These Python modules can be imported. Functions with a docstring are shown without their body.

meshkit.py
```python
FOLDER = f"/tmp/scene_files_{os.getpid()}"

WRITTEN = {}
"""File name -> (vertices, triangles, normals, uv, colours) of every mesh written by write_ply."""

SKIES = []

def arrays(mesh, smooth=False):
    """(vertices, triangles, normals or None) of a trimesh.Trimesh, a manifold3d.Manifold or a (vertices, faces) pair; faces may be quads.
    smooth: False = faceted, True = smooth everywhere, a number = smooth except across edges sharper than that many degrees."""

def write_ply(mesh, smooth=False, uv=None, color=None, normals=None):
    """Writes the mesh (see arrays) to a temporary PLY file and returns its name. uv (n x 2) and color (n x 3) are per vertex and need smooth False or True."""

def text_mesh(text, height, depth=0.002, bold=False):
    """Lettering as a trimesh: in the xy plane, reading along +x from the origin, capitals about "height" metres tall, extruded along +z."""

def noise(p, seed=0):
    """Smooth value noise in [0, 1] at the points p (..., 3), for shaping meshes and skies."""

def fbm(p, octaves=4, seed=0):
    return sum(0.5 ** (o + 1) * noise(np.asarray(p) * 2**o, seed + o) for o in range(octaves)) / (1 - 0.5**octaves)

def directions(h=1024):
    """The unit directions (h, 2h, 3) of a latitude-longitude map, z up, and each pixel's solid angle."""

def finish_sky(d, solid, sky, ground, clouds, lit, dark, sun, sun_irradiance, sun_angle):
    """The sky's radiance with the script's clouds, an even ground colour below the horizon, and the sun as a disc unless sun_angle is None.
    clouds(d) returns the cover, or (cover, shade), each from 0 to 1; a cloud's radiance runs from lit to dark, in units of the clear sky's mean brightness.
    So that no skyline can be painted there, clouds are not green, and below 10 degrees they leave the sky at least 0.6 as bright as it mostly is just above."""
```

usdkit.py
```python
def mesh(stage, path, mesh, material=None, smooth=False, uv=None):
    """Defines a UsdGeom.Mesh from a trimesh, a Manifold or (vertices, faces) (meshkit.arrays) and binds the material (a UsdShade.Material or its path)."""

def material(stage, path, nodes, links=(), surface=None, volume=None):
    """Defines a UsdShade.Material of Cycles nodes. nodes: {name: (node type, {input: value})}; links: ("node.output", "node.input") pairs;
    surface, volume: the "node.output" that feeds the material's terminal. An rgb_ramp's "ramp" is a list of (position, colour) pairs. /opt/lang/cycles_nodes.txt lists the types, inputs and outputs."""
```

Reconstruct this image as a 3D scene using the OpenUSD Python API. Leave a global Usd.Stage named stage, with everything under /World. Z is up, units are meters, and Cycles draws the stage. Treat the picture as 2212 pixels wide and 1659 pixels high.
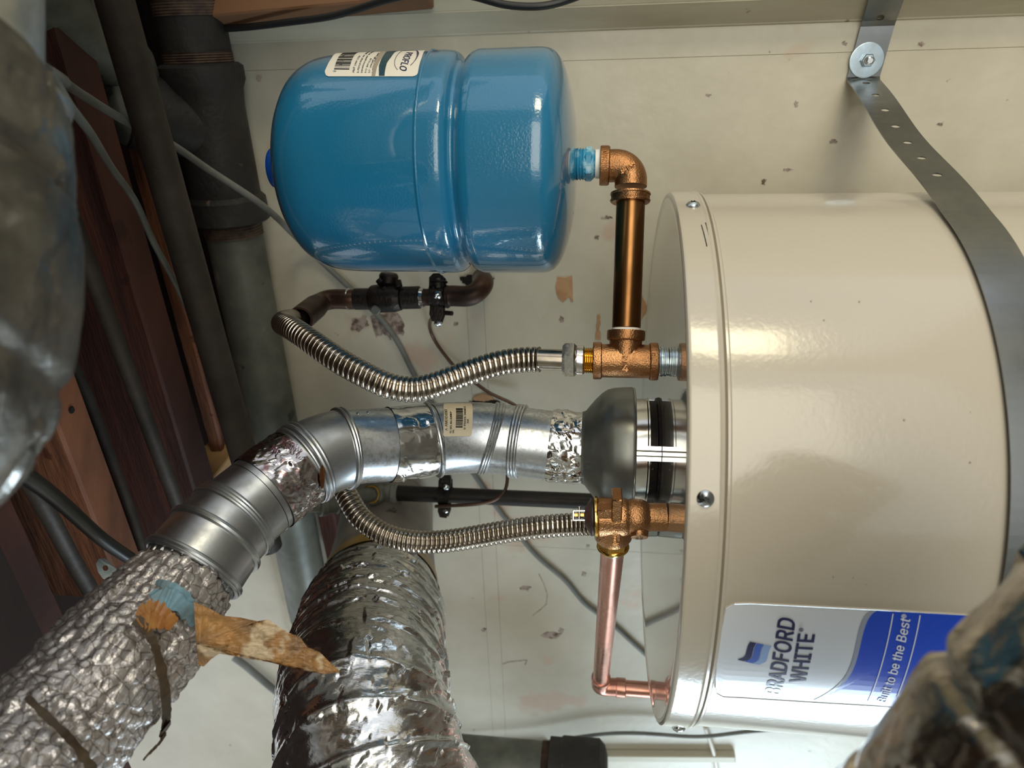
import math, random
import numpy as np, trimesh
from scipy.interpolate import CubicSpline
from scipy.spatial import cKDTree
from shapely.geometry import Polygon, Point, box as sbox, LineString
from shapely import affinity
import usdkit, meshkit
from pxr import Gf, Sdf, Usd, UsdGeom, UsdLux, UsdShade

stage = Usd.Stage.CreateInMemory()
UsdGeom.SetStageUpAxis(stage, UsdGeom.Tokens.z)
UsdGeom.SetStageMetersPerUnit(stage, 1.0)
UsdGeom.Xform.Define(stage, '/World')
UsdGeom.Scope.Define(stage, '/World/Looks')
rng = np.random.default_rng(7)
A = np.array

# ------------------------------------------------------------------ camera (held turned a quarter: image left is up)
FPX, PITCH, ROLL = 1534.0, 0.1204057, -0.0242737
CAM = A([0.0, 0.0, 1.32])
fwd = A([0, math.cos(PITCH), math.sin(PITCH)])
_up, _rt = A([0, -math.sin(PITCH), math.cos(PITCH)]), A([1.0, 0, 0])
IX = math.cos(ROLL) * -_up + math.sin(ROLL) * -_rt
IY = -math.sin(ROLL) * -_up + math.cos(ROLL) * -_rt
cam = UsdGeom.Camera.Define(stage, '/World/camera')
cam.CreateFocalLengthAttr(24.0)
cam.CreateHorizontalApertureAttr(24.0 * 2212 / FPX)
cam.CreateVerticalApertureAttr(24.0 * 1659 / FPX)
cam.CreateFStopAttr(6.2)
cam.CreateFocusDistanceAttr(0.68)
cam.CreateClippingRangeAttr(Gf.Vec2f(0.02, 100))
cam.CreateExposureAttr(0.95)
m = np.eye(4); m[0, :3] = IX; m[1, :3] = -IY; m[2, :3] = -fwd; m[3, :3] = CAM
UsdGeom.Xformable(cam).AddTransformOp().Set(Gf.Matrix4d(*m.ravel().tolist()))

# ------------------------------------------------------------------ light: unseen daylight panels, out of view right, left and behind
def rect_light(name, at, look, w, h, colour, power):
    L = UsdLux.RectLight.Define(stage, '/World/' + name)
    L.CreateWidthAttr(w); L.CreateHeightAttr(h); L.CreateColorAttr(Gf.Vec3f(*colour)); L.CreateIntensityAttr(power)
    z = A(at, float) - A(look, float); z /= np.linalg.norm(z)
    x = np.cross([0, 0, 1], z); x /= np.linalg.norm(x); y = np.cross(z, x)
    m = np.eye(4); m[0, :3] = x; m[1, :3] = y; m[2, :3] = z; m[3, :3] = at
    UsdGeom.Xformable(L).AddTransformOp().Set(Gf.Matrix4d(*m.ravel().tolist()))
rect_light('unseen_right_daylight', (1.45, -0.75, 0.98), (0.1, 0.9, 0.9), 0.38, 0.52, (1.0, 0.88, 0.58), 9.0)  # out of view, placed to warm the right side and shadow the strap
rect_light('unseen_left_daylight', (-2.2, 1.2, 0.75), (-0.3, 1.15, 1.0), 0.95, 0.85, (0.70, 0.88, 1.0), 9.0)  # out of view, placed to light the lower left wall coolly
rect_light('unseen_rear_daylight', (0.2, -1.7, 1.06), (0, 0.9, 1.15), 2.0, 1.3, (1.0, 0.93, 0.74), 1.7)  # out of view behind the camera, lights the fronts and metal reflections
dome = UsdLux.DomeLight.Define(stage, '/World/sky')
dome.CreateColorAttr(Gf.Vec3f(0.88, 0.94, 1.0)); dome.CreateIntensityAttr(0.18)

# ------------------------------------------------------------------ picture -> space helpers (real depths in metres)
def ray(px, py): return fwd + (px - 1106) / FPX * IX + (py - 829.5) / FPX * IY
def P(px, py, Y): d = ray(px, py); return CAM + d * (Y / d[1])
def PZ(px, py, z): d = ray(px, py); return CAM + d * ((z - CAM[2]) / d[2])
YAW = math.radians(26)
W0 = A([0, 1.08, 0]); WN = A([-math.sin(YAW), -math.cos(YAW), 0]); WU = A([math.cos(YAW), -math.sin(YAW), 0]); UPZ = A([0, 0, 1.0])
def PW(px, py, off=0.0): d = ray(px, py); return CAM + d * (((W0 + WN * off) @ WN) / (d @ WN))
def wl(p): return A([(p - W0) @ WU, p[2]])               # point -> wall coordinates (along, height)
def wp(s, z, off=0.0): return W0 + WU * s + WN * off + UPZ * z
def unit(v): v = A(v, float); return v / np.linalg.norm(v)
def pw2r(w, Y): return w * Y / FPX / 2

# ------------------------------------------------------------------ names, things, parts
used = {}
def numbered(parent, name):
    k = used.get((parent, name), -1) + 1; used[(parent, name)] = k
    return f'{parent}/{name}' + (f'_{k:03d}' if k else '')
class Thing:
    def __init__(s, name, label, cat=None, at=(0, 0, 0), group=None, kind=None):
        s.path = numbered('/World', name); s.at = A(at, float)
        x = UsdGeom.Xform.Define(stage, s.path); x.AddTranslateOp().Set(Gf.Vec3d(*map(float, s.at)))
        s.prim = x.GetPrim(); tag(s.prim, label, cat, group, kind)
    def part(s, name, mesh, mat, smooth=35, label=None, kind=None, under=None):
        path = numbered((under or s).path, name)
        return put(path, mesh, mat, smooth, s.at, label, kind)
class Part: pass
def tag(prim, label=None, cat=None, group=None, kind=None):
    for k, v in (('label', label), ('category', cat), ('group', group), ('kind', kind)):
        if v: prim.SetCustomDataByKey(k, v)
def put(path, mesh, mat, smooth, at, label=None, kind=None):
    mesh = mesh.copy(); mesh.apply_translation(-A(at))
    g = usdkit.mesh(stage, path, mesh, mat, smooth=smooth)
    g.CreateDoubleSidedAttr(True)
    tag(g.GetPrim(), label, None, None, kind)
    p = Part(); p.path = path; p.prim = g.GetPrim(); p.at = at
    return p
def single(name, mesh, mat, label, cat=None, group=None, kind=None, smooth=35):
    p = put(numbered('/World', name), mesh, mat, smooth, (0, 0, 0))
    tag(p.prim, label, cat, group, kind)
    return p

# ------------------------------------------------------------------ materials
def S(r, g, b): return tuple(((c / 255) / 12.92 if c / 255 <= 0.04045 else ((c / 255 + 0.055) / 1.055) ** 2.4) for c in (r, g, b))
MATS = {}
def mat(name, c1, c2=None, scale=20, detail=4, lo=0.35, hi=0.65, metal=0.0, rough=0.5, rough2=None, stretch=(1, 1, 1), bump=0, bscale=200, bdetail=2,
        coat=0, spots=None, spot_scale=60, spot_at=0.66, spec=0.5, aniso=0, spots2=None, spot2_scale=9, spot2_at=0.62, distort=0, bstretch=None, coat_rough=0.05, rot=(0, 0, 0), rscale=None):
    n = {'g': ('geometry', {}), 'm': ('mapping', {'scale': stretch, 'rotation': rot}), 'p': ('principled_bsdf', {'metallic': metal, 'roughness': rough, 'base_color': c1, 'specular_ior_level': spec, 'coat_weight': coat, 'coat_roughness': coat_rough})}
    l = [('g.position', 'm.vector')]
    out = None
    if c2 is not None or rough2 is not None:
        n['n'] = ('noise_texture', {'scale': scale, 'detail': detail, 'roughness': 0.6, 'distortion': distort}); l.append(('m.vector', 'n.vector'))
    if c2 is not None:
        n['r'] = ('rgb_ramp', {'ramp': [(lo, c1), (hi, c2)]}); l += [('n.fac', 'r.fac')]; out = 'r.color'
    for k, (col, sc, at) in enumerate(((spots, spot_scale, spot_at), (spots2, spot2_scale, spot2_at))):
        if col is None: continue
        n[f's{k}'] = ('noise_texture', {'scale': sc, 'detail': 3, 'roughness': 0.55}); l.append(('g.position', f's{k}.vector'))
        n[f'sr{k}'] = ('rgb_ramp', {'ramp': [(at, (0, 0, 0)), (at + 0.05, (1, 1, 1))]}); l.append((f's{k}.fac', f'sr{k}.fac'))
        n[f'sx{k}'] = ('mix_color', {'a': c1, 'b': col}); l.append((f'sr{k}.color', f'sx{k}.fac'))
        if out: l.append((out, f'sx{k}.a'))
        out = f'sx{k}.result'
    if out: l.append((out, 'p.base_color'))
    if rough2 is not None:
        n['rr'] = ('map_range', {'from_min': lo, 'from_max': hi, 'to_min': rough, 'to_max': rough2, 'clamp': True}); l += [('n.fac', 'rr.value'), ('rr.result', 'p.roughness')]
    if bump:
        n['bm'] = ('mapping', {'scale': bstretch or stretch}); l.append(('g.position', 'bm.vector'))
        n['bn'] = ('noise_texture', {'scale': bscale, 'detail': bdetail}); n['b'] = ('bump', {'strength': 1.0, 'distance': bump})
        l += [('bm.vector', 'bn.vector'), ('bn.fac', 'b.height'), ('b.normal', 'p.normal')]
    MATS[name] = usdkit.material(stage, '/World/Looks/' + name, n, l, surface='p.BSDF')
    return MATS[name]
M_wall = mat('painted_wall', S(206, 200, 184), S(188, 182, 164), 5, 6, rough=0.42, bump=0.0006, bscale=60, bdetail=5, spots=S(120, 100, 78), spot_scale=55, spot_at=0.735, spots2=S(196, 176, 158), spot2_scale=7, spot2_at=0.64)
M_wallback = mat('seam_filler', S(190, 180, 158), S(150, 130, 105), 14, rough=0.6)
M_trim = mat('painted_trim', S(196, 190, 170), S(168, 160, 138), 9, 6, rough=0.5, bump=0.0008, bscale=50, bdetail=5, spots=S(110, 88, 62), spot_scale=40, spot_at=0.7, stretch=(1, 1, .25))
M_bare = mat('bare_paper', S(190, 150, 112), S(168, 128, 92), 40, rough=0.9)
M_hole = mat('hole_dark', S(22, 16, 12), rough=1)
M_scar = mat('scuffed_plaster', S(170, 156, 146), S(98, 78, 68), 90, 5, rough=0.8, lo=.45, hi=.62)
M_joist = mat('redwood_joist', S(88, 46, 34), S(52, 26, 20), 5, 6, rough=0.7, stretch=(1, 1, 14), rot=(0, 0, 0), bump=0.001, bscale=40, bstretch=(1, 1, 8), spots=S(60, 30, 22), spot_scale=26, spot_at=.66)
M_joist2 = mat('fir_joist', S(136, 86, 58), S(90, 52, 35), 6, 6, rough=0.7, stretch=(1, 3, 14), bump=0.001, bscale=40, bstretch=(1, 1, 8), spots=S(80, 40, 24), spot_scale=30, spot_at=.64)
M_ply = mat('old_subfloor', S(46, 28, 21), S(30, 18, 13), 6, rough=0.9)
M_brown = mat('brown_board', S(120, 84, 56), S(86, 58, 38), 6, 5, rough=0.7, stretch=(1, 1, .2))
M_tan = mat('tan_board', S(176, 138, 92), S(140, 104, 66), 8, 5, rough=0.7)
M_conc = mat('concrete_floor', S(120, 116, 108), S(88, 84, 78), 8, 6, rough=0.9)
M_heater = mat('heater_enamel', S(190, 181, 166), S(186, 177, 162), 3, rough=0.2, bump=0.00012, bscale=260, bdetail=1, coat=0.5, coat_rough=0.10)
M_lid = mat('heater_lid_enamel', S(202, 195, 181), S(198, 190, 176), 3, rough=0.12, coat=1.0, coat_rough=0.02, spots=S(90, 88, 84), spot_scale=120, spot_at=0.74)
M_galv = mat('galvanised_steel', S(222, 225, 228), S(188, 193, 200), 260, 2, metal=1, rough=0.24, rough2=0.40, lo=.3, hi=.7)
M_galv2 = mat('satin_galvanised_steel', S(198, 201, 204), S(158, 162, 166), 40, 4, metal=1, rough=0.3, rough2=0.45)
M_hood = mat('aged_draft_hood_steel', S(138, 140, 136), S(108, 110, 106), 14, 5, metal=.75, rough=0.30, rough2=0.42)
M_burnt = mat('burnt_steel', S(52, 46, 44), S(30, 26, 25), 60, 5, metal=.6, rough=0.5, spots=S(110, 110, 120), spot_scale=160, spot_at=.66)
M_bead = mat('bright_steel', S(220, 220, 218), metal=1, rough=0.2)
M_foil = mat('aluminium_foil_tape', S(226, 226, 226), metal=1, rough=0.08, rough2=0.2, scale=30)
M_foil2 = mat('printed_foil_tape', S(190, 184, 184), S(140, 110, 112), 130, 3, metal=1, rough=0.14, rough2=0.3, lo=.52, hi=.66)
M_foild = mat('dull_foil_duct', S(204, 192, 174), S(120, 114, 104), 16, 4, metal=1, rough=0.13, rough2=0.3, bump=0.0010, bscale=110, bdetail=4)
M_foilg = mat('dark_grey_foil', S(132, 130, 126), S(80, 78, 75), 18, 4, metal=.85, rough=0.26, rough2=0.45, bump=0.0012, bscale=110, bdetail=4)  # darker and duller than the other foil duct material
M_flex = mat('foil_flex_duct', S(232, 231, 230), S(205, 204, 202), 30, 4, metal=1, rough=0.13, rough2=0.24, bump=0.0010, bscale=55, bdetail=5, bstretch=(2.5, 1, 1))
M_bubble = usdkit.material(stage, '/World/Looks/bubble_foil_insulation', {'g': ('geometry', {}), 'v': ('voronoi_texture', {'feature': 'distance_to_edge', 'scale': 105}), 'n': ('noise_texture', {'scale': 24, 'detail': 4}),
    'r': ('rgb_ramp', {'ramp': [(0.0, S(104, 96, 90)), (.03, S(180, 173, 170)), (.10, S(206, 200, 198))]}), 'r2': ('rgb_ramp', {'ramp': [(.56, (0, 0, 0)), (.70, (.7, .7, .7))]}), 'x': ('mix_color', {'b': S(122, 112, 106)}),
    'bn': ('noise_texture', {'scale': 320, 'detail': 3}), 'b': ('bump', {'strength': 1.0, 'distance': .0009}), 'p': ('principled_bsdf', {'metallic': .75, 'roughness': .34})},
    [('g.position', 'v.vector'), ('g.position', 'n.vector'), ('g.position', 'bn.vector'), ('v.distance', 'r.fac'), ('n.fac', 'r2.fac'), ('r2.color', 'x.fac'), ('r.color', 'x.a'), ('x.result', 'p.base_color'), ('bn.fac', 'b.height'), ('b.normal', 'p.normal')], surface='p.BSDF')  # base colour is darkened in thin lines along the cell edges
M_bubdark = mat('glue_brown', S(86, 72, 52), S(58, 44, 30), 50, rough=0.5)
M_glass = mat('yellowed_glue_flap', S(182, 136, 82), S(116, 90, 64), 30, 6, rough=0.45, bump=0.003, bscale=110, bdetail=5, spots=S(200, 180, 150), spot_scale=26, spot_at=.54)
M_blueflake = mat('blue_print_film', S(120, 160, 180), S(90, 100, 100), 40, 4, rough=0.4)
M_brass = mat('cast_bronze', S(184, 136, 94), S(150, 106, 70), 18, 4, metal=1, rough=0.30, rough2=0.42, bump=0.0005, bscale=700, bdetail=2)
M_brassp = mat('aged_brass_nipple', S(168, 122, 74), S(112, 76, 44), 10, 4, metal=1, rough=0.2, rough2=0.32, stretch=(.4, 1, 1), distort=1)
M_brassb = mat('bright_brass', S(222, 178, 96), metal=1, rough=0.16)
M_copper = mat('copper_pipe', S(216, 164, 146), S(186, 130, 112), 16, 4, metal=1, rough=0.2, rough2=0.34)
M_darkcop = mat('tarnished_copper', S(92, 68, 56), S(48, 40, 36), 18, 4, metal=.8, rough=0.38, rough2=0.55)
M_valve = mat('black_valve_bronze', S(52, 44, 40), S(34, 30, 28), 40, 4, metal=.6, rough=0.45, bump=0.0006, bscale=300)
M_stain = mat('stainless_flex', S(186, 176, 164), S(160, 150, 138), 50, metal=1, rough=0.2)
M_chrome = mat('chrome_nut', S(210, 206, 202), metal=1, rough=0.1, rough2=.25, scale=300)
M_zinc = mat('zinc_plated', S(190, 206, 214), S(170, 182, 188), 80, metal=1, rough=0.25, rough2=.35)
M_screw = mat('screw_steel', S(190, 196, 198), metal=1, rough=0.18)
M_ptfe = mat('white_thread_tape', S(232, 230, 224), rough=0.5)
M_blue = mat('blue_tank_enamel', S(30, 112, 152), S(28, 106, 146), 4, rough=0.14, coat=0.8, coat_rough=0.03, bump=0.0002, bscale=500)
M_bluecap = mat('blue_plastic_cap', S(4, 60, 140), rough=0.35)
M_bluep = mat('blue_painted_nipple', S(50, 140, 178), S(150, 190, 205), 60, rough=0.25, lo=.5, hi=.6)
M_label = mat('white_label_paper', S(232, 226, 214), rough=0.35)
M_sticker = mat('cream_label_paper', S(214, 200, 172), rough=0.45)
M_ink = mat('black_ink', S(28, 30, 36), rough=0.4)
M_teal = mat('dark_teal_ink', S(16, 62, 76), rough=0.35)
M_taupe = mat('taupe_ink', S(160, 148, 132), rough=0.4)
M_decal = mat('silver_decal', S(216, 220, 228), S(208, 212, 220), 2, rough=0.2, coat=0.2)
M_decalb = mat('blue_decal', S(24, 78, 206), S(16, 64, 188), 3, rough=0.2, coat=0.2)
M_navy = mat('navy_decal', S(24, 32, 82), rough=0.2, coat=0.2)
M_mid = mat('mid_blue_decal', S(60, 96, 190), rough=0.2, coat=0.2)
M_pale = mat('pale_blue_decal', S(140, 168, 214), rough=0.2, coat=0.2)
M_white = mat('white_decal', S(232, 236, 242), rough=0.2)
M_greyd = mat('grey_decal', S(150, 156, 176), rough=0.2, coat=.2)
M_iron = mat('black_cast_iron', S(44, 40, 38), S(26, 24, 23), 16, 5, rough=0.55, rough2=.7, bump=0.001, bscale=140, bdetail=4, spots=S(96, 76, 62), spot_scale=34, spot_at=.69)
M_ironr = mat('rusty_thread', S(92, 74, 60), S(56, 40, 34), 60, 4, rough=0.7)
M_galvp = mat('old_galvanised_pipe', S(116, 118, 110), S(84, 86, 80), 14, 5, metal=.35, rough=0.42, rough2=.6, spots=S(66, 66, 62), spot_scale=26, spot_at=.66, spots2=S(140, 140, 132), spot2_scale=12, spot2_at=.64)
M_conduit = mat('dusty_conduit', S(70, 62, 56), S(48, 42, 38), 14, 5, metal=.3, rough=0.6, bump=0.0006, bscale=120)
M_gas = mat('black_steel_pipe', S(46, 40, 36), S(34, 29, 27), 20, 4, rough=0.35, metal=.3, rough2=.5)
M_cable = mat('grey_cable_jacket', S(122, 124, 120), S(100, 102, 98), 20, rough=0.45)
M_cablek = mat('black_cable_jacket', S(30, 31, 33), rough=0.4)
M_wire = mat('copper_ground_wire', S(92, 70, 58), rough=0.4, metal=.7)
M_strap = mat('galvanised_strap', S(150, 152, 152), S(128, 131, 132), 24, 4, metal=1, rough=0.26, rough2=0.38)
M_yellow = mat('yellowed_tape', S(176, 140, 60), S(150, 116, 48), 20, rough=0.35)
M_cap = mat('grey_sheet_collar', S(150, 142, 134), S(128, 120, 112), 10, 4, metal=.25, rough=0.35, rough2=.5, spots=S(92, 84, 78), spot_scale=24, spot_at=.68)
M_rust = mat('rust_streak', S(98, 58, 26), S(74, 40, 20), 60, metal=.5, rough=0.4)
M_redcap = mat('red_brown_cap', S(92, 62, 54), S(70, 46, 42), 300, metal=.3, rough=0.5)
M_rubber = mat('black_rubber', S(24, 24, 25), rough=0.5)

# ------------------------------------------------------------------ mesh helpers
def tm(v, f): return trimesh.Trimesh(A(v, float), A(f, int), process=False)
def cat(*ms): return trimesh.util.concatenate([x for x in ms if x is not None])
def frames(path):
    path = A(path, float); t = np.gradient(path, axis=0); t /= np.linalg.norm(t, axis=1)[:, None]
    ref = A([0, -1.0, 0.13]) if abs(t[0] @ unit([0, -1, .13])) < .92 else A([1.0, 0, 0])
    n = ref - t[0] * (ref @ t[0]); n /= np.linalg.norm(n); N = [n]
    for k in range(1, len(path)):
        n = N[-1] - t[k] * (N[-1] @ t[k]); N.append(n / np.linalg.norm(n))
    N = A(N); return t, N, np.cross(t, N)
def sweep(path, rad, n=28, caps=True, fn=None):
    """A tube along path; rad scalar or per point; fn(s_index array, phi array) -> extra radius (k, n)."""
    path = A(path, float); k = len(path); t, N, B = frames(path)
    ph = np.linspace(0, 2 * np.pi, n, endpoint=False)
    r = np.broadcast_to(A(rad, float).reshape(-1, 1) if np.ndim(rad) else float(rad), (k, n)).copy()
    if fn is not None: r += fn(np.arange(k), ph)
    v = path[:, None] + r[..., None] * (np.cos(ph)[None, :, None] * N[:, None] + np.sin(ph)[None, :, None] * B[:, None])
    i, j = np.meshgrid(np.arange(k - 1), np.arange(n), indexing='ij'); j2 = (j + 1) % n
    a, b, c, d = i * n + j, i * n + j2, (i + 1) * n + j2, (i + 1) * n + j
    f = np.concatenate([np.stack([a, b, c], -1).reshape(-1, 3), np.stack([a, c, d], -1).reshape(-1, 3)])
    v = v.reshape(-1, 3)
    if caps:
        v = np.vstack([v, path[0], path[-1]]); q = np.arange(n); q2 = (q + 1) % n; e = (k - 1) * n
        f = np.vstack([f, np.stack([q2, q, np.full(n, k * n)], 1), np.stack([e + q, e + q2, np.full(n, k * n + 1)], 1)])
    return tm(v, f)
def spline(pts, step=0.004):
    pts = A(pts, float); pts = pts[np.r_[True, np.linalg.norm(np.diff(pts, axis=0), axis=1) > 1e-5]]; d = np.r_[0, np.cumsum(np.linalg.norm(np.diff(pts, axis=0), axis=1))]
    cs = CubicSpline(d, pts); u = np.linspace(0, d[-1], max(int(d[-1] / step * 3), 8)); q = cs(u)
    e = np.r_[0, np.cumsum(np.linalg.norm(np.diff(q, axis=0), axis=1))]; m = max(int(e[-1] / step), 3)
    return np.stack([np.interp(np.linspace(0, e[-1], m), e, q[:, k]) for k in range(3)], 1)
def arclen(p): return np.r_[0, np.cumsum(np.linalg.norm(np.diff(p, axis=0), axis=1))]
def resample(p, step):
    e = arclen(p); m = max(int(e[-1] / step), 2); return np.stack([np.interp(np.linspace(0, e[-1], m), e, p[:, k]) for k in range(3)], 1)
def lathe(base, axis, prof, n=40):
    """prof: (height, radius) pairs along axis from base."""
    axis = unit(axis); prof = A(prof, float)
    ref = unit(np.cross(axis, [0.31, 0.9, 0.2])); b = np.cross(axis, ref)
    ph = np.linspace(0, 2 * np.pi, n, endpoint=False)
    v = (A(base, float) + prof[:, :1] * axis)[:, None] + prof[:, 1][:, None, None] * (np.cos(ph)[None, :, None] * ref + np.sin(ph)[None, :, None] * b)
    k = len(prof); i, j = np.meshgrid(np.arange(k - 1), np.arange(n), indexing='ij'); j2 = (j + 1) % n
    a, bb, c, d = i * n + j, i * n + j2, (i + 1) * n + j2, (i + 1) * n + j
    f = np.concatenate([np.stack([a, bb, c], -1).reshape(-1, 3), np.stack([a, c, d], -1).reshape(-1, 3)])
    mm = tm(v.reshape(-1, 3), f); keep = mm.area_faces > 1e-12
    mm.update_faces(keep); mm.remove_unreferenced_vertices(); return mm
def cyl(a, b, r, n=32, bevel=None):
    a, b = A(a, float), A(b, float); h = np.linalg.norm(b - a); e = min(bevel if bevel is not None else .08 * r, h / 3)
    return lathe(a, b - a, [(0, 0), (0, r - e), (e, r), (h - e, r), (h, r - e), (h, 0)], n)
def torus(c, axis, R, r, n=48, k=12):
    q = np.linspace(0, 2 * np.pi, k + 1); return lathe(c, axis, [(r * math.sin(x), R + r * math.cos(x)) for x in q], n)
def hexprism(a, b, r, n=6, ch=.12):
    a, b = A(a, float), A(b, float); h = np.linalg.norm(b - a); e = ch * r
    return lathe(a, b - a, [(0, 0), (0, r - e), (e, r), (h - e, r), (h, r - e), (h, 0)], n)
def obox(c, ax, half, bev=0.0):
    """A box with chamfered edges; ax: three unit rows."""
    import manifold3d as m3
    hx = A(half, float); b = min(bev, *(hx * .9)) if bev else 0
    pts = []
    for s in np.ndindex(2, 2, 2):
        sg = A(s) * 2 - 1
        if b:
            for k in range(3):
                q = hx - b; q = q.copy(); q[k] = hx[k]; pts.append(sg * q)
        else: pts.append(sg * hx)
    h = trimesh.Trimesh(A(pts)).convex_hull
    h.vertices = A(c) + h.vertices @ A(ax); 
    if np.linalg.det(A(ax)) < 0: h.invert()
    return tm(h.vertices, h.faces)
def board(p0, p1, face_n, w, t, bev=0.002):
    """A plank from p0 to p1 (centre line), thickness t along face_n, width w across."""
    x = unit(A(p1) - A(p0)); n = A(face_n, float); n = unit(n - x * (n @ x)); y = np.cross(n, x)
    return obox((A(p0) + A(p1)) / 2, [x, y, n], [np.linalg.norm(A(p1) - A(p0)) / 2, w / 2, t / 2], bev)
def extr(poly, t): 
    ps = getattr(poly, 'geoms', [poly])
    return cat(*[trimesh.creation.extrude_polygon(q, t, engine='earcut') for q in ps if q.area > 0])
def subdiv(mm, e):
    v, f = trimesh.remesh.subdivide_to_size(mm.vertices, mm.faces, e, max_iter=12); return tm(v, f)
def plane_map(mm, o, ex, ey, ez):
    r = mm.copy(); v = r.vertices; r.vertices = A(o) + v[:, :1] * A(ex) + v[:, 1:2] * A(ey) + v[:, 2:] * A(ez); return r
def wallpoly(pts, t=0.0012, off=0.0, jit=0):
    q = [wl(PW(*p)) for p in pts]
    if jit:
        out = []
        for k in range(len(q)):
            a, b = q[k], q[(k + 1) % len(q)]
            for u in np.linspace(0, 1, 6)[:-1]: out.append(a + (b - a) * u + rng.normal(0, jit, 2))
        q = out
    pg = Polygon(q).buffer(0)
    mm = extr(pg, t); return plane_map(mm, W0 + WN * off, WU, UPZ, WN)
class Cyl:
    def __init__(s, base, axis, R):
        s.b = A(base, float); s.a = unit(axis); s.R = R
        r = CAM - s.b; r = r - s.a * (r @ s.a); s.r = unit(r); s.t = np.cross(s.a, s.r)
    def hit(s, px, py):
        d = ray(px, py); o = CAM - s.b; d1 = d - s.a * (d @ s.a); o1 = o - s.a * (o @ s.a)
        a, b, c = d1 @ d1, 2 * d1 @ o1, o1 @ o1 - s.R ** 2; disc = b * b - 4 * a * c
        t = (-b - math.sqrt(max(disc, 0))) / 2 / a; q = o + d * t
        return A([math.atan2(q @ s.t, q @ s.r) * s.R, q @ s.a])
    def map(s, mm, lift=0.0):
        r = mm.copy(); v = r.vertices; ph = v[:, 0] / s.R; rr = s.R + v[:, 2] + lift
        r.vertices = s.b + v[:, 1:2] * s.a + rr[:, None] * (np.cos(ph)[:, None] * s.r + np.sin(ph)[:, None] * s.t); return r
    def poly(s, pts, t=.0003, lift=0.0, e=.01): return s.map(subdiv(extr(Polygon([s.hit(*p) for p in pts]).buffer(0), t), e), lift)
    def point(s, px, py, lift=0.0):
        h = s.hit(px, py); return s.map(tm([[h[0], h[1], 0]] * 3, [[0, 1, 2]]), lift).vertices[0]
    def normal(s, px, py): h = s.hit(px, py); ph = h[0] / s.R; return math.cos(ph) * s.r + math.sin(ph) * s.t
def text2d(txt, o, end, top, t=.0003, bold=True, fit=True):
    """Lettering laid in 2-D: o = start of the baseline, end = end of the baseline, top = cap top above the start."""
    mm = meshkit.text_mesh(txt, 1.0, 1.0, bold); b = mm.bounds
    caps = b[1][1] if not any(c in 'gjpqy' for c in txt) else 1.0
    v = mm.vertices.copy(); v[:, 0] = (v[:, 0] - b[0][0]) / (b[1][0] - b[0][0]); v[:, 1] /= max(caps, 1e-6)
    o, end, top = A(o), A(end), A(top)
    q = o + v[:, :1] * (end - o) + v[:, 1:2] * (top - o)
    mm.vertices = np.c_[q, v[:, 2] * t]
    if np.cross(end - o, top - o) < 0: mm.invert()
    return mm
def cyl_text(C, txt, o, end, top, t=.0003, bold=True, e=.006, lift=0.0):
    return C.map(subdiv(text2d(txt, C.hit(*o), C.hit(*end), C.hit(*top), t, bold), e), lift)
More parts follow.
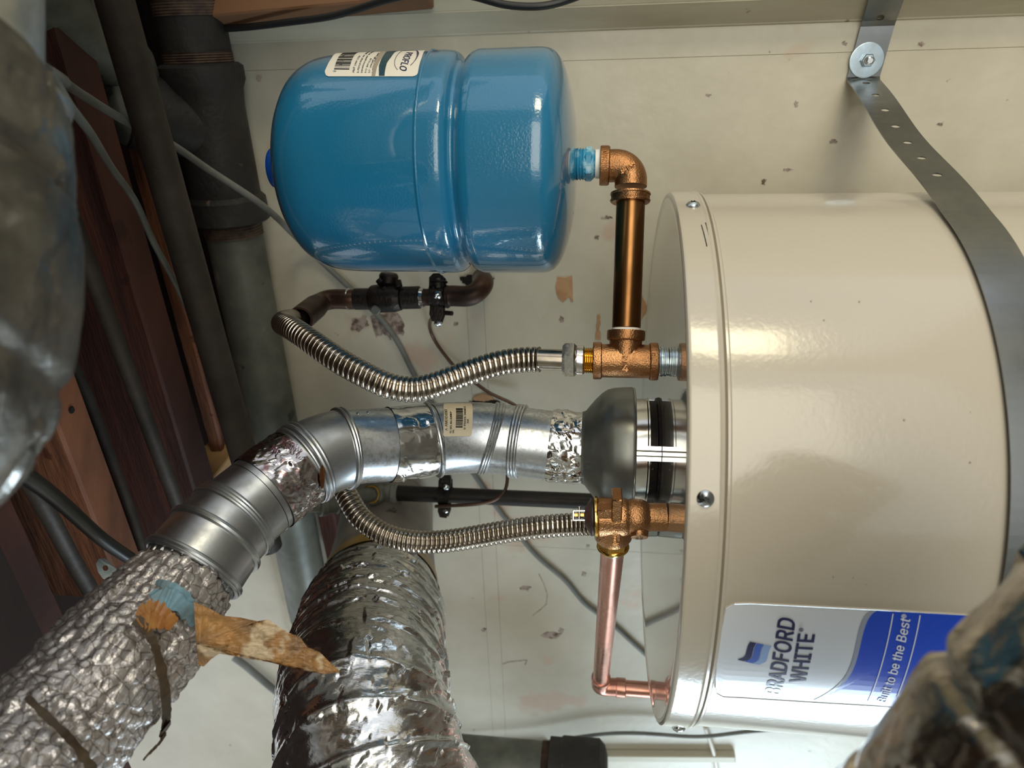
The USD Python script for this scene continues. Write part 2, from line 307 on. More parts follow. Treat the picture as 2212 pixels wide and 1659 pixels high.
def barcode2d(o, end, top, n=24, seed=3, t=.0003):
    r = np.random.default_rng(seed); o, end, top = A(o), A(end), A(top); ms = []; u = 0
    ws = [r.integers(1, 4) for _ in range(2 * n)]; tot = sum(ws)
    for k, w in enumerate(ws):
        if k % 2 == 0:
            a, b = u / tot, (u + w) / tot
            ms.append(Polygon([o + (end - o) * a, o + (end - o) * b, o + (end - o) * b + (top - o), o + (end - o) * a + (top - o)]))
        u += w
    return cat(*[extr(q, t) for q in ms])
def crumple(X, cell, amp, seed=0, sharp=1.0):
    """Piecewise-flat creased relief at the 2-D points X (n, 2)."""
    r = np.random.default_rng(seed); lo, hi = X.min(0) - 2 * cell, X.max(0) + 2 * cell
    m = int(np.prod((hi - lo) / cell)) + 8; c = r.uniform(lo, hi, (m, 2)); g = r.normal(0, 1, (m, 2)) / cell; h = r.uniform(-.5, .5, m)
    d, i = cKDTree(c).query(X, 4); dx = X[:, None] - c[i]
    val = h[i] + sharp * np.einsum('nkd,nkd->nk', g[i], dx) * .5 - (d / cell) * .6
    return amp * val.max(1)
def helixrad(L, pitch, r0, r1, power=1.0):
    return None
def corrugated(pts, r_out, pitch, depth, n=32):
    path = spline(pts, pitch / 10); s = arclen(path); w = np.abs(np.cos(np.pi * s / pitch)) ** 1.0
    rad = r_out - depth * (1 - np.sqrt(np.clip(1 - (1 - w) ** 2, 0, 1)))
    return sweep(path, rad, n)
def screw_head(c, n, r, h):
    """Pan head with a cross slot cut as a recess."""
    head = lathe(c, n, [(0, 0), (0, r), (h * .35, r * .98), (h * .75, r * .75), (h, r * .35), (h * .82, r * .3), (h * .6, 0)], 20)
    return head

# ================================================================== THE SETTING
CZ = CAM[2]
CORNER = wl(PW(1300, 66))[0]                       # where the painted wall meets the corner trim (along the wall)
wall = Thing('wall_back', 'painted off-white back wall with scuffs and faint joints behind the heater', None, W0, kind='structure')
zt_r, zt_l, s_b, s_l = CZ + .515, CZ + 1.35, wl(PW(560, 1150))[0], -1.75
wall.part('backing', cat(obox(wp((CORNER + .1 + s_b) / 2, zt_r / 2, -.022), [WU, UPZ, WN], [(CORNER + .1 - s_b) / 2, zt_r / 2, .012]),
                         obox(wp((s_b + s_l) / 2, zt_l / 2, -.022), [WU, UPZ, WN], [(s_b - s_l) / 2, zt_l / 2, .012])), M_wallback, False)
def zw(px, py): return wl(PW(px, py))[1]
zs = [0, zw(1072, 1187), zw(1035, 1100), zt_r]
sv = wl(PW(1900, 111))[0]
def panel(s0, s1, z0, z1): wall.part('panel', obox(wp((s0 + s1) / 2, (z0 + z1) / 2, -.006), [WU, UPZ, WN], [(s1 - s0) / 2 - .00015, (z1 - z0) / 2 - .00015, .006], .0003), M_wall, False)
for z0, z1 in zip(zs[:-1], zs[1:]):
    panel(s_b, sv, z0, z1)
panel(sv, CORNER + .01, 0, zt_r)
for z0, z1 in zip([0] + zs[1:3] + [zw(612, 1250)], zs[1:3] + [zw(612, 1250), zt_l]): panel(s_l, s_b, z0, z1)
# bare and damaged spots
wall.part('peeled_patch', wallpoly([(1205, 598), (1222, 600), (1236, 593), (1238, 650), (1233, 652), (1231, 640), (1216, 653), (1203, 640), (1200, 615)], .0012, 0, .0006), M_bare, False, 'tan patch of bare board')
wall.part('peeled_patch', wallpoly([(1386, 634), (1394, 655), (1402, 662), (1396, 672), (1386, 690)], .0012, 0, .0006), M_bare, False)
wall.part('peeled_patch', wallpoly([(1415, 626), (1426, 622), (1430, 640), (1422, 668), (1414, 682), (1408, 672)], .0012, 0, .0006), M_bare, False)
wall.part('peeled_patch', wallpoly([(1290, 682), (1296, 680), (1297, 700), (1293, 712), (1298, 722), (1296, 734), (1286, 732), (1288, 712)], .0012, 0, .0005), M_bare, False)
wall.part('scuff', wallpoly([(800, 684), (858, 672), (874, 700), (872, 724), (852, 716), (846, 734), (830, 722), (812, 728)], .001, 0, .001), M_scar, False)
wall.part('scuff', wallpoly([(762, 690), (790, 682), (796, 702), (776, 716), (758, 712)], .001, 0, .001), M_scar, False)
wall.part('pipe_hole', wallpoly([(994, 600), (1020, 594), (1052, 596), (1068, 600), (1062, 612), (1040, 622), (1018, 622), (1000, 612)], .0015, 0, .0008), M_hole, False)
wall.part('pipe_hole', wallpoly([(1014, 868), (1030, 862), (1052, 860), (1072, 864), (1086, 872), (1080, 884), (1040, 884), (1018, 880)], .0014, 0, .0008), M_hole, False)
wall.part('peeled_patch', wallpoly([(1026, 854), (1044, 850), (1062, 855), (1066, 862), (1040, 866), (1022, 864)], .001, .0005, .0006), M_bare, False)
for (x, y, w, h) in [(560, 170, 12, 14), (1135, 1270, 26, 10), (1190, 1372, 46, 16), (1212, 1362, 12, 12), (1045, 1360, 10, 10), (1270, 1180, 8, 8), (1262, 1240, 12, 10), (1720, 225, 10, 14), (1824, 94, 12, 8), (2030, 268, 14, 6), (1700, 366, 24, 4), (1800, 305, 18, 8), (1650, 392, 8, 14), (1990, 95, 14, 8), (1530, 205, 10, 5), (1310, 470, 26, 5), (1290, 512, 12, 10), (1214, 690, 12, 14), (985, 700, 10, 8)]:
    wall.part('paint_chip', wallpoly([(x - w / 2, y), (x - w / 6, y - h / 2), (x + w / 2, y - h / 5), (x + w / 4, y + h / 2), (x - w / 3, y + h / 3)], .0008, 0, .0007), M_scar, False)
crk = [(1164, 1240), (1175, 1262), (1182, 1284), (1180, 1305), (1166, 1318), (1150, 1330)]
wall.part('crack', cat(*[cyl(PW(*a, .0002), PW(*b, .0002), .0007, 6) for a, b in zip(crk[:-1], crk[1:])]), M_scar, False)
crk = [(1085, 1435), (1100, 1430), (1118, 1428), (1138, 1426), (1134, 1436)]
wall.part('crack', cat(*[cyl(PW(*a, .0002), PW(*b, .0002), .0009, 6) for a, b in zip(crk[:-1], crk[1:])]), M_scar, False)

# right-hand corner: painted trim, then the side wall
tr = Thing('trim_1', 'painted corner board with chipped edge right of the blue tank', None, wp(CORNER, 0), kind='structure')
T2 = unit(WU * .62 + WN * .78)
def quadslab(p0, d, width, z0, z1, t):
    n = np.cross(d, UPZ); return obox(p0 + d * width / 2 + n * -t / 2 + UPZ * (z0 + z1) / 2, [d, UPZ, n], [width / 2, (z1 - z0) / 2, t / 2], .002)
tr.part('board', quadslab(wp(CORNER, 0), T2, .042, 0, zt_r, .02), M_trim, False)
tr.part('bead', cyl(wp(CORNER + .003, 0, .000), wp(CORNER + .003, zt_r, .000), .0032, 12), M_trim)
tr.part('edge_strip', quadslab(wp(CORNER, 0) + T2 * .040, unit(WU * .9 + WN * .43), .05, 0, zt_r - .02, .02), M_trim, False)
side0 = wp(CORNER, 0) + T2 * .046 + WU * .05
single('wall_right', quadslab(side0, unit(WU + WN * .12), .8, 0, zt_r + .2, .02), M_trim, 'painted side wall right of the corner board', kind='structure', smooth=False)
bb = [PW(400, 70, .035), PW(860, -14, .035)]
single('header_board', board(P(452, -4, .80), P(930, -50, .80), [0, -1, 0], .060, .03), M_brown, 'dark brown unpainted board above the black cable at the upper corner', 'board', smooth=False)
# small trim lower left
tr2 = Thing('trim_2', 'narrow painted strip on the wall below the heater in the picture', None, PW(1450, 1630), kind='structure')
a, b = PW(1280, 1632, .008), PW(1588, 1634, .008)
tr2.part('strip', board(a, b, WN, .018, .016), M_trim, False)
tr2.part('strip', board(PW(990, 1618, .008), PW(1190, 1616, .008), WN, .012, .016), M_trim, False)
tr3 = Thing('trim_3', 'thin white board along the top of the wall behind the vent', None, PW(612, 1250), kind='structure')
tr3.part('strip', board(PW(575, 1120, .008), PW(650, 1390, .008), WN, .022, .016), M_trim, False)
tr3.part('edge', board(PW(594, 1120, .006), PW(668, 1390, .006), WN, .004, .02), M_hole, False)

wf = Thing('unseen_rear_blocker', 'unseen pale panels around an opening behind the camera, placed to block and bounce light', None, (0, -.75, 0), kind='structure')  # out of view, keeps light off the upper wall and joists
for x0, x1, z0, z1 in ((-2.0, -.65, 0, 2.2), (.95, 1.2, 0, 2.2), (-.65, .95, 1.44, 2.2), (-.65, .95, 0, .2)):
    wf.part('panel', obox([(x0 + x1) / 2, -.75, (z0 + z1) / 2], np.eye(3), [(x1 - x0) / 2, .012, (z1 - z0) / 2], .002), M_wall, False)
wlf = Thing('unseen_left_blocker', 'unseen pale panels around an opening far left of the heater, placed to limit the side light', None, (-1.75, .3, 0), kind='structure')  # out of view, limits how high the left light reaches
for y0, y1, z0, z1 in ((-.75, .45, 0, 2.2), (1.45, 2.2, 0, 2.2), (.45, 1.45, 1.16, 2.2), (.45, 1.45, 0, .2)):
    wlf.part('panel', obox([-1.75, (y0 + y1) / 2, (z0 + z1) / 2], np.eye(3), [.012, (y1 - y0) / 2, (z1 - z0) / 2], .002), M_wall, False)
single('floor', obox([-.2, .3, -.01], np.eye(3), [2.2, 1.8, .01]), M_conc, 'grey concrete floor under the water heater', kind='structure', smooth=False)

# joists and the dark subfloor
JZ = CZ + .54
J = unit(A([math.cos(math.radians(28)), -math.sin(math.radians(28)), 0])); JN = A([-math.sin(math.radians(28)), -math.cos(math.radians(28)), 0])
single('ceiling', cat(obox(wp((s_b + 1.1) / 2, JZ + .2, .70), [WU, UPZ, WN], [(1.1 - s_b) / 2, .01, .75]), obox(A([.1, -.25, JZ + .02]), [J, JN, UPZ], [1.1, .62, .02]), obox(wp((.75 + s_b) / 2, JZ + .08, -.047), [WU, UPZ, WN], [(.75 - s_b) / 2, .13, .01])), M_ply, 'dark wooden subfloor above the floor joists, with an unseen lower slab shading them', kind='structure', smooth=False)  # lower slab, out of view, shades the joists; rear panel keeps the void dark
def joist(px, py, label, mt, thick, depth, back, front, dz=0.0):
    c = PZ(px, py, JZ + dz) + JN * thick / 2
    t = Thing('floor_joist', label, 'joist', c, kind='structure')
    e = obox(c + J * (front - back) / 2 + UPZ * depth / 2, [J, JN, UPZ], [(front + back) / 2, thick / 2, depth / 2], .003)
    t.part('beam', e, mt, False); return t, c
j0, c0 = joist(470, 800, 'narrow orange-brown wooden strip beside the dusty conduit', M_joist2, .038, .022, .28, .9, .02)  # shallow strip standing for a joist whose shaded front is left out
j1, c1 = joist(376, 716, 'broad dark red joist with saw marks, middle of the ceiling', M_joist, .05, .19, .32, .9)
j2, c2 = joist(216, 950, 'orange fir joist with a nail hole nearest the foil ducts', M_joist2, .045, .19, .19, .9, -.01)
j2.part('nail_hole', lathe(c2 + J * .05 - UPZ * .0006 , [0, 0, -1], [(0, 0), (0, .004), (.0012, .003), (.0012, 0)], 12), M_hole)
j3, c3 = joist(60, 1150, 'dark red joist in shadow behind the black cable', M_joist, .05, .19, .5, .9, .02)
bl = P(450, 1000, 1.02)
single('blocking', board(P(395, 1090, 1.0), P(512, 940, 1.04), [0, -1, .3], .05, .03), M_tan, 'light tan wood block between joists behind the metal elbow', 'wood block', smooth=False)
single('wood_scrap', board(PW(708, 1090, .02), PW(732, 1210, .02), WN, .03, .03), M_joist, 'small dark red wood scrap behind the flexible duct', 'wood block', smooth=False)

# ================================================================== WATER HEATER
HX, HY, R = -.06687, .77267, .2667
ZT, ZG, ZS = CZ - .0631, CZ - .0876, CZ - .2902
H = Thing('water_heater', 'tall beige tank water heater with blue and silver brand label', 'water heater', (HX, HY, 0))
hb = [HX, HY, 0]
RJ = R - .0025
H.part('jacket', lathe(hb, UPZ, [(0, 0), (0, RJ - .004), (.02, RJ - .004), (.02, RJ), (ZG - .0065, RJ), (ZG - .0052, RJ + .0015), (ZG - .0035, RJ + .0015), (ZG - .002, RJ - .002), (ZG + .004, RJ - .002)], 160), M_heater, 30)
H.part('top_cap', lathe(hb, UPZ, [(ZG - .0015, RJ - .002), (ZG - .0012, R + .0002), (ZG + .001, R + .0008), (ZG + .003, R), (ZT - .0035, R), (ZT - .0015, R - .0006), (ZT - .0003, R - .0022), (ZT, R - .004), (ZT, R - .006)], 160), M_heater, 30); H.part('lid', lathe(hb, UPZ, [(ZT, R - .006), (ZT - .0006, R - .010), (ZT - .0013, R - .016), (ZT - .0014, .06), (ZT - .0014, 0)], 160), M_lid, 30, 'glossy mirror-like lid')
HC = Cyl(hb, UPZ, R)
for q in ((1497, 444), (1524, 1077), (1466, 1573)):
    n = HC.normal(*q); c = HC.point(*q)
    k = H.part('screw', screw_head(c - n * .0004, n, .0062, .0042), M_screw)
    u = np.cross(n, UPZ); H.part('screw_recess', cat(*[obox(c + n * .0034, [u * math.cos(t) + UPZ * math.sin(t), -u * math.sin(t) + UPZ * math.cos(t), n], [.0022, .0005, .0006]) for t in (.5, .5 + np.pi / 2)]), M_ink, False)
for pts in ([(1514, 486), (1516, 486), (1528, 532), (1526, 533)], [(1523, 481), (1525, 481), (1532, 508), (1530, 508)], [(1531, 486), (1533, 486), (1534, 500), (1532, 500)], [(1536, 528), (1538, 528), (1540, 540), (1538, 540)]):
    H.part('scratch', HC.poly(pts, .0002, .0001), M_ink, False)
HJ = Cyl(hb, UPZ, RJ)
for (x, y, r) in ((1953, 907, 4), (1780, 692, 3), (1856, 652, 3), (2095, 999, 3), (1752, 651, 3), (2096, 890, 2), (1800, 1246, 2), (1843, 1248, 2), (1870, 1263, 2)):
    H.part('paint_chip', HJ.poly([(x + r * .7 * math.cos(t), y + r * .7 * math.sin(t)) for t in np.linspace(0, 6.28, 9)[:-1]], .0002, .0001), M_scar, False)
# brand decal
def rr(pts, k=.35):
    return pts
lab = [(1563, 1330), (1567, 1312), (1585, 1303), (1620, 1302), (1760, 1309), (1900, 1316), (2060, 1325), (2200, 1333), (2190, 1440), (2130, 1540), (1950, 1527), (1760, 1516), (1600, 1506), (1562, 1504), (1547, 1496), (1544, 1482), (1550, 1410)]
dec = H.part('brand_label', HJ.poly(lab, .0003, .0002), M_decal, False, 'silver label with blue band')
H.part('raised_border', cat(*[cyl(HJ.point(*a, .0004), HJ.point(*b, .0004), .0007, 8) for a, b in zip(lab, lab[1:] + lab[:1])]), M_heater, 30, under=dec)
def bez(p, n=10):
    p = A(p, float); return [tuple(q) for q in CubicSpline(np.arange(len(p)), p)(np.linspace(0, len(p) - 1, n * (len(p) - 1)))]
cv = bez([(1893, 1318), (1867, 1355), (1853, 1412), (1832, 1462), (1795, 1495), (1764, 1511)])
H.part('blue_band', HJ.poly(cv + [(1950, 1526), (2128, 1538), (2188, 1440), (2198, 1334), (2060, 1326)], .0003, .0005), M_decalb, False, under=dec)
cv2 = [(x - 12 + 5 * k / len(cv), y - 1) for k, (x, y) in enumerate(cv)]
H.part('grey_edge', HJ.poly(cv + cv2[::-1], .0003, .00055), M_greyd, False, under=dec)
H.part('lettering', cyl_text(HJ, 'BRADFORD', (1684.5, 1500), (1717.5, 1337), (1650, 1494.5), .0003, True, .006, .0006), M_navy, False, under=dec)
H.part('lettering', cyl_text(HJ, 'WHITE', (1738.5, 1473), (1759.5, 1369), (1703.5, 1470.8), .0003, True, .006, .0006), M_navy, False, under=dec)
H.part('lettering', cyl_text(HJ, 'Built to be the Best', (1912.5, 1514.5), (1964.5, 1336), (1893, 1510.5), .0003, False, .006, .001), M_white, False, under=dec)
def ring2d(C, px, py, r, w, lift): 
    o = C.hit(px, py); return C.map(extr(Point(*o).buffer(r).difference(Point(*o).buffer(r - w)), .0003), lift)
for q, mt in (((1730, 1358), M_navy), ((1951, 1329), M_white)):
    H.part('registered_mark', cat(ring2d(HJ, *q, .0016, .0003, .001), HJ.map(text2d('R', HJ.hit(*q) + A([-.0006, -.0007]), HJ.hit(*q) + A([.0007, -.0007]), HJ.hit(*q) + A([-.0006, .0008])), .001)), mt, False, under=dec)
for a, b in (((1874, 1512), (1927.5, 1324)), ((1936, 1502), (1986, 1327))):
    H.part('rule', HJ.poly([(a[0] - 1, a[1]), (b[0] - 1, b[1]), (b[0] + 1.2, b[1]), (a[0] + 1.2, a[1])], .0003, .001), M_white, False, under=dec)
# the waving flag emblem: three bands
e0 = bez([(1620, 1385), (1613, 1400), (1609, 1414), (1602, 1420), (1593.5, 1423.5)], 6)
def shift(c, dx, dy): return [(x + dx, y + dy) for x, y in c]
e1, e2, e3 = [(x + 15, y + 3 + .6 * i / 24) for i, (x, y) in enumerate(e0)], [(x + 31, y + 6.5 + 1.2 * i / 24) for i, (x, y) in enumerate(e0)], [(x + 48, y + 10 + 1 * i / 24) for i, (x, y) in enumerate(e0)]
for a, b, mt in ((e0, e1, M_navy), (e1, e2, M_mid), (e2, e3, M_pale)):
    b2 = [(x - 1.5, y - .4) for x, y in b]
    H.part('emblem_band', HJ.poly(a + b2[::-1], .0003, .0006), mt, False, under=dec)

# ------------------------------------------------------------------ draft hood on the heater top
D = Thing('draft_hood', 'dark grey bell-shaped draft hood on bright legs over the flue', 'draft hood', (HX, HY, ZT))
def hz(px): return P(px, 968, HY)[2]
zh = hz
D.part('bell', lathe([HX, HY, 0], UPZ, [(zh(1366), .0645), (zh(1365), .0662), (zh(1360), .0668), (zh(1345), .0664), (zh(1325), .0655), (zh(1310), .0635), (zh(1298), .0595), (zh(1285), .053), (zh(1272), .0452), (zh(1265), .0405), (zh(1260), .0392), (zh(1257), .0390)], 72), M_hood, 40)
D.part('bell_lip', torus([HX, HY, zh(1366)], UPZ, .0652, .0012, 72, 8), M_bead)
D.part('flue_ring', lathe([HX, HY, 0], UPZ, [(zh(1366), .050), (zh(1368), .0545), (zh(1392), .0545), (zh(1394), .0558), (zh(1397), .0558), (zh(1398), .053), (zh(1398), .04)], 64), M_bead, 30, 'bright lower ring')
D.part('flue_collar', lathe([HX, HY, 0], UPZ, [(zh(1396), .0525), (ZT - .001, .0525), (ZT - .001, .03)], 64), M_burnt, 30, 'dark scorched flue collar')
D.part('gasket', lathe([HX, HY, 0], UPZ, [(ZT - .0015, .05), (ZT - .0013, .0565), (ZT + .0012, .0558), (ZT + .002, .0525)], 64), M_burnt, 30)
for ph in (-math.pi / 2 + .02, -math.pi / 2 + 2.1, -math.pi / 2 - 2.1):
    d = A([math.cos(ph), math.sin(ph), 0]); t = A([-math.sin(ph), math.cos(ph), 0])
    prof = Polygon([(-.0075, 0), (-.0075, .001), (-.0032, .001), (-.0018, .0032), (.0018, .0032), (.0032, .001), (.0075, .001), (.0075, 0)])
    z0, z1 = ZT - .001, zh(1366); mm = plane_map(extr(prof, z1 - z0), A([HX, HY, z0]) + d * .0562, t, d, UPZ)
    D.part('leg', mm, M_bead, 20)

# ------------------------------------------------------------------ metal vent with adjustable elbows
vn = [(1262, 968, .773, 150), (1180, 961, .772, 152), (1112, 952, .77, 152), (1050, 946, .765, 153), (935, 950, .742, 160), (840, 960, .715, 168), (750, 967, .69, 174), (662, 1000, .66, 183), (570, 1066, .627, 192), (507, 1120, .603, 203), (465, 1166, .585, 215), (420, 1225, .567, 228), (375, 1283, .55, 230)]
V3 = A([P(x, y, Y) for x, y, Y, w in vn]); VR = A([pw2r(w, Y) * .985 for x, y, Y, w in vn])
_d = arclen(V3); vcs = CubicSpline(_d, V3)
vs = np.linspace(0, _d[-1], 900); VP = vcs(vs); vr = np.interp(vs, _d, VR)
def vsub(u0, u1):  # node parameter -> slice of the fine path
    a, b = np.interp([u0, u1], np.arange(len(vn)), _d); k = (vs >= a - 1e-6) & (vs <= b + 1e-6); return VP[k], vr[k]
def vring(u, dr, r, tilt=None, name='bead', T=None, mt=None):
    p, q = np.interp(u, np.arange(len(vn)), _d), None
    c = vcs(p); ax = unit(vcs(p, 1)); rad = np.interp(p, _d, VR)
    if tilt is not None: ax = unit(ax + A(tilt))
    return torus(c, ax, rad + dr, r, 72, 10)
E1 = Thing('vent_elbow', 'shiny galvanised adjustable vent elbow rising from the draft hood', 'vent elbow', V3[0])
def tubepart(T, u0, u1, dr, mt, name='gore', label=None):
    p, r = vsub(u0, u1); return T.part(name, sweep(p, r + dr, 72, True), mt, 35, label)
tubepart(E1, 0, 2.0, 0, M_galv, 'gore'); tubepart(E1, 1.98, 2.9, .0004, M_galv, 'gore'); tubepart(E1, 2.88, 4.0, .0008, M_galv, 'gore')
tubepart(E1, 4.0, 6.0, -.0004, M_galv, 'gore')
for u in (1.80, 1.90, 2.0, 2.72, 2.83, 2.94):
    t = (.21, .03, 0) if u > 2.5 else (0, .13, 0)
    E1.part('bead', vring(u, .0012, .0021, t), M_galv)
E1.part('bead', vring(4.0, .0008, .0026, (-.10, .10, 0)), M_galv)
# crinkled foil tape sleeves
def foil(T, u0, u1, dr, cell, amp, mt, seed, name='foil_tape', label=None, n=260, rag=0.0, arc=None):
    p, r = vsub(u0, u1); L = arclen(p)[-1]; p2 = resample(p, .0011); k = len(p2); rr_ = np.interp(np.linspace(0, 1, k), np.linspace(0, 1, len(r)), r)
    def fn(i, ph):
        S_, F_ = np.meshgrid(i * .0011, ph, indexing='ij'); rad = rr_.mean(); x = np.stack([S_.ravel(), F_.ravel() * rad], 1)
        edge = np.clip(np.minimum(i / 4, (k - 1 - i) / 4), 0, 1)[:, None]
        c = crumple(x, cell, amp, seed).reshape(S_.shape) + crumple(x, cell * .45, amp * .45, seed + 5).reshape(S_.shape)
        return np.clip(c, -.0006, 1) * edge
    return T.part(name, sweep(p2, rr_ + dr, n, False, fn), mt, True, label)
foil(E1, 0, .92, .0012, .012, .0022, M_foil, 3, label='crumpled foil tape where the elbow meets the hood')
foil(E1, 4.08, 5.02, .0006, .022, .0009, M_foil, 11, label='crinkled foil tape around the joint')
# barcode sticker on the elbow
pm = vsub(2.9, 3.9)[0]; SC = Cyl(pm[0], pm[-1] - pm[0], float(np.interp(3.3, np.arange(len(vn)), VR)) + .0014)
st = E1.part('sticker', SC.poly([(958, 876), (961, 872), (1016, 871), (1020, 874), (1019, 938), (1016, 942), (960, 943), (957, 940)], .0003), M_sticker, False, 'cream barcode sticker')
E1.part('lettering', cyl_text(SC, 'AMERIVENT', (966.5, 922), (966, 885), (960.5, 922), .0003, False, .01, .0004), M_ink, False, under=st)
E1.part('lettering', cyl_text(SC, '90-DEG. ADJ. ELBOW 3"', (975, 936), (975.5, 890), (971, 936), .0003, True, .01, .0004), M_ink, False, under=st)
E1.part('lettering', cyl_text(SC, 'GAL', (980.5, 936), (980.5, 928), (976.7, 936), .0003, True, .01, .0004), M_ink, False, under=st)
E1.part('lettering', cyl_text(SC, '0 95025 34060 2', (1005, 928), (1005.5, 879), (1001, 928), .0003, True, .01, .0004), M_ink, False, under=st)
E1.part('lettering', cyl_text(SC, '3165', (1012, 915), (1012, 906), (1008.5, 915), .0003, True, .01, .0004), M_ink, False, under=st)
E1.part('barcode', SC.map(barcode2d(SC.hit(999, 924), SC.hit(999.5, 882), SC.hit(984, 924), 22), .0004), M_ink, False, under=st)
_h = SC.hit(963.5, 928); E1.part('logo', SC.map(cat(*[extr(Polygon([_h + A(q) for q in tri]), .0003) for tri in (((0, .0009), (-.0009, -.0001), (.0009, -.0001)), ((-.0012, -.0012), (-.0003, -.0012), (-.0008, 0)), ((.0012, -.0012), (.0003, -.0012), (.0008, 0)))]), .0004), M_ink, False, under=st)
RV = Cyl(vsub(4.9, 6)[0][0], vsub(4.9, 6)[0][-1] - vsub(4.9, 6)[0][0], float(VR[5]) - .0004)
for q in ((774, 893), (796, 891)):
    E1.part('rivet', lathe(RV.point(*q), RV.normal(*q), [(-.001, 0), (-.001, .0024), (.0004, .0022), (.0012, .001), (.0013, 0)], 14), M_bead)
rs = [(768, 926), (772, 924), (776, 934), (775, 952), (771, 960), (766, 950)]
E1.part('rust_stain', RV.poly(rs, .0002, .0003), M_rust, False)
# second elbow, turning towards the joists
E2 = Thing('vent_elbow', 'dull galvanised vent elbow with rust streaks and printed tape, left of the shiny one', 'vent elbow', V3[6])
tubepart(E2, 6.0, 7.05, .0010, M_galv2); tubepart(E2, 7.0, 8.2, .0004, M_galv2); 
for u, tl, r in ((6.03, (.0, .0, 0), .0022), (6.10, (0, 0, 0), .0026), (6.93, (0, 0, 0), .0022), (7.02, (0, 0, 0), .003), (7.12, (0, 0, 0), .002)):
    E2.part('bead', vring(u, .0012, r, tl), M_galv2)
foil(E2, 7.2, 8.02, .0016, .009, .0014, M_foil2, 21, label='foil tape printed with maroon lettering')
R2 = Cyl(V3[6], V3[7] - V3[6], float(VR[7]) + .0040)
E2.part('rust_stain', R2.poly([(691, 1012), (697, 1004), (701, 1012), (701, 1030), (699, 1052), (693, 1056), (690, 1036)], .0002, .0002), M_rust, False)
R3 = Cyl(V3[7], V3[8] - V3[7], float(VR[7]) + .0042)
for tx, a, b, c in (('SEGIN V', (604, 958), (644, 988), (612, 944)), ('N', (584, 972), (594, 980), (592, 960))):
    E2.part('lettering', cyl_text(R3, tx, a, b, c, .0003, False, .01), mat('maroon_print_' + str(len(MATS)), S(96, 52, 62), rough=.4), False)
# straight vent sections up to the insulated run
E3 = Thing('vent_pipe', 'galvanised vent pipe with ringed joints between elbow and bubble-foil wrap', 'vent pipe', V3[9])
tubepart(E3, 8.2, 9.05, 0, M_galv2, 'section'); tubepart(E3, 9.0, 10.05, .0012, M_galv2, 'section'); tubepart(E3, 10.0, 11.1, .0016, M_galv2, 'section')
for u, r in ((8.96, .0024), (9.08, .0026), (9.2, .002), (10.0, .0034), (11.0, .003), (11.1, .0022)):
    E3.part('bead', vring(u, .0014, r), M_galv2)
p, r = vsub(11.05, 11.72)
cr = lambda i, ph: -.0016 * np.clip(np.cos(ph * 26) * 3 - 1.6, 0, 1)[None, :] * np.clip((i - 3) / 6, 0, 1)[:, None]
E3.part('crimped_end', sweep(p, r - .001, 26 * 16, True, cr), M_galv2, 30)

# ------------------------------------------------------------------ bubble-foil insulated duct, lower left
bn = [(392, 1262, .555, 248), (350, 1318, .535, 285), (300, 1378, .515, 312), (235, 1450, .49, 335), (140, 1555, .46, 362), (10, 1700, .42, 400), (-150, 1880, .38, 440)]
B3 = A([P(x, y, Y) for x, y, Y, w in bn]); BR = A([pw2r(w, Y) for x, y, Y, w in bn]); _bd = arclen(B3)
bp = resample(CubicSpline(_bd, B3)(np.linspace(0, _bd[-1], 600)), .0017); br = np.interp(arclen(bp), _bd, BR)
BW = Thing('insulated_duct', 'vent run wrapped in silver bubble-foil insulation, lower left corner', 'insulated duct', B3[0])
def bubbles(i, ph):
    S_, F_ = np.meshgrid(i * .0017, ph, indexing='ij'); x = np.stack([S_.ravel(), F_.ravel() * .05], 1)
    g = np.random.default_rng(4); c = []
    for a in np.arange(-.02, S_.max() + .02, .0088):
        for k, b in enumerate(np.arange(-.01, .33, .0102)): c.append((a + (.0044 if k % 2 else 0), b))
    c = A(c) + g.normal(0, .0011, (len(c), 2)); h = g.uniform(.4, 1.25, len(c))
    d, j = cKDTree(c).query(x); dome = np.clip(1 - (d / .0054) ** 2, 0, 1) ** .6 * .0026 * h[j]
    cr = crumple(x, .03, .0024, 8) + crumple(x, .006, .0005, 9)
    return (dome + cr).reshape(S_.shape)
BW.part('foil_wrap', sweep(bp, br - .004, 230, True, bubbles), M_bubble, True)
BC = Cyl(B3[1], B3[4] - B3[1], .0)
def btube(px, py): return None
# seam strip following the surface
def onb(px, py, lift=0.0):
    """Point on the wrapped duct under a pixel: march along the ray."""
    d = ray(px, py); ts = np.linspace(.25, .75, 500); X = CAM + ts[:, None] * d
    dist, k = cKDTree(bp).query(X); g = dist - (br[k] + .0015)
    j = np.argmax(g < 0) if (g < 0).any() else np.argmin(g)
    q = X[j]; c = bp[k[j]]; return q + unit(q - c) * lift, unit(q - c)
def strip_on(pts, w, lift=.0015, t=.0012):
    q = bez(pts, 8); C = [onb(*p, lift) for p in q]; c = A([a for a, _ in C]); n = A([b for _, b in C]); tg = np.gradient(c, axis=0); tg /= np.linalg.norm(tg, axis=1)[:, None]
    s_ = np.cross(tg, n); wv = np.interp(np.linspace(0, 1, len(q)), np.linspace(0, 1, len(w)), w)[:, None] * np.random.default_rng(len(q)).uniform(.72, 1.25, (len(q), 1))
    v = np.concatenate([c - s_ * wv + n * 0, c + s_ * wv, c + s_ * wv + n * t, c - s_ * wv + n * t]); k = len(q); f = []
    for i in range(k - 1):
        for a, b in ((0, 1), (1, 2), (2, 3), (3, 0)): f += [[a * k + i, b * k + i, b * k + i + 1], [a * k + i, b * k + i + 1, a * k + i + 1]]
    return tm(v, f)
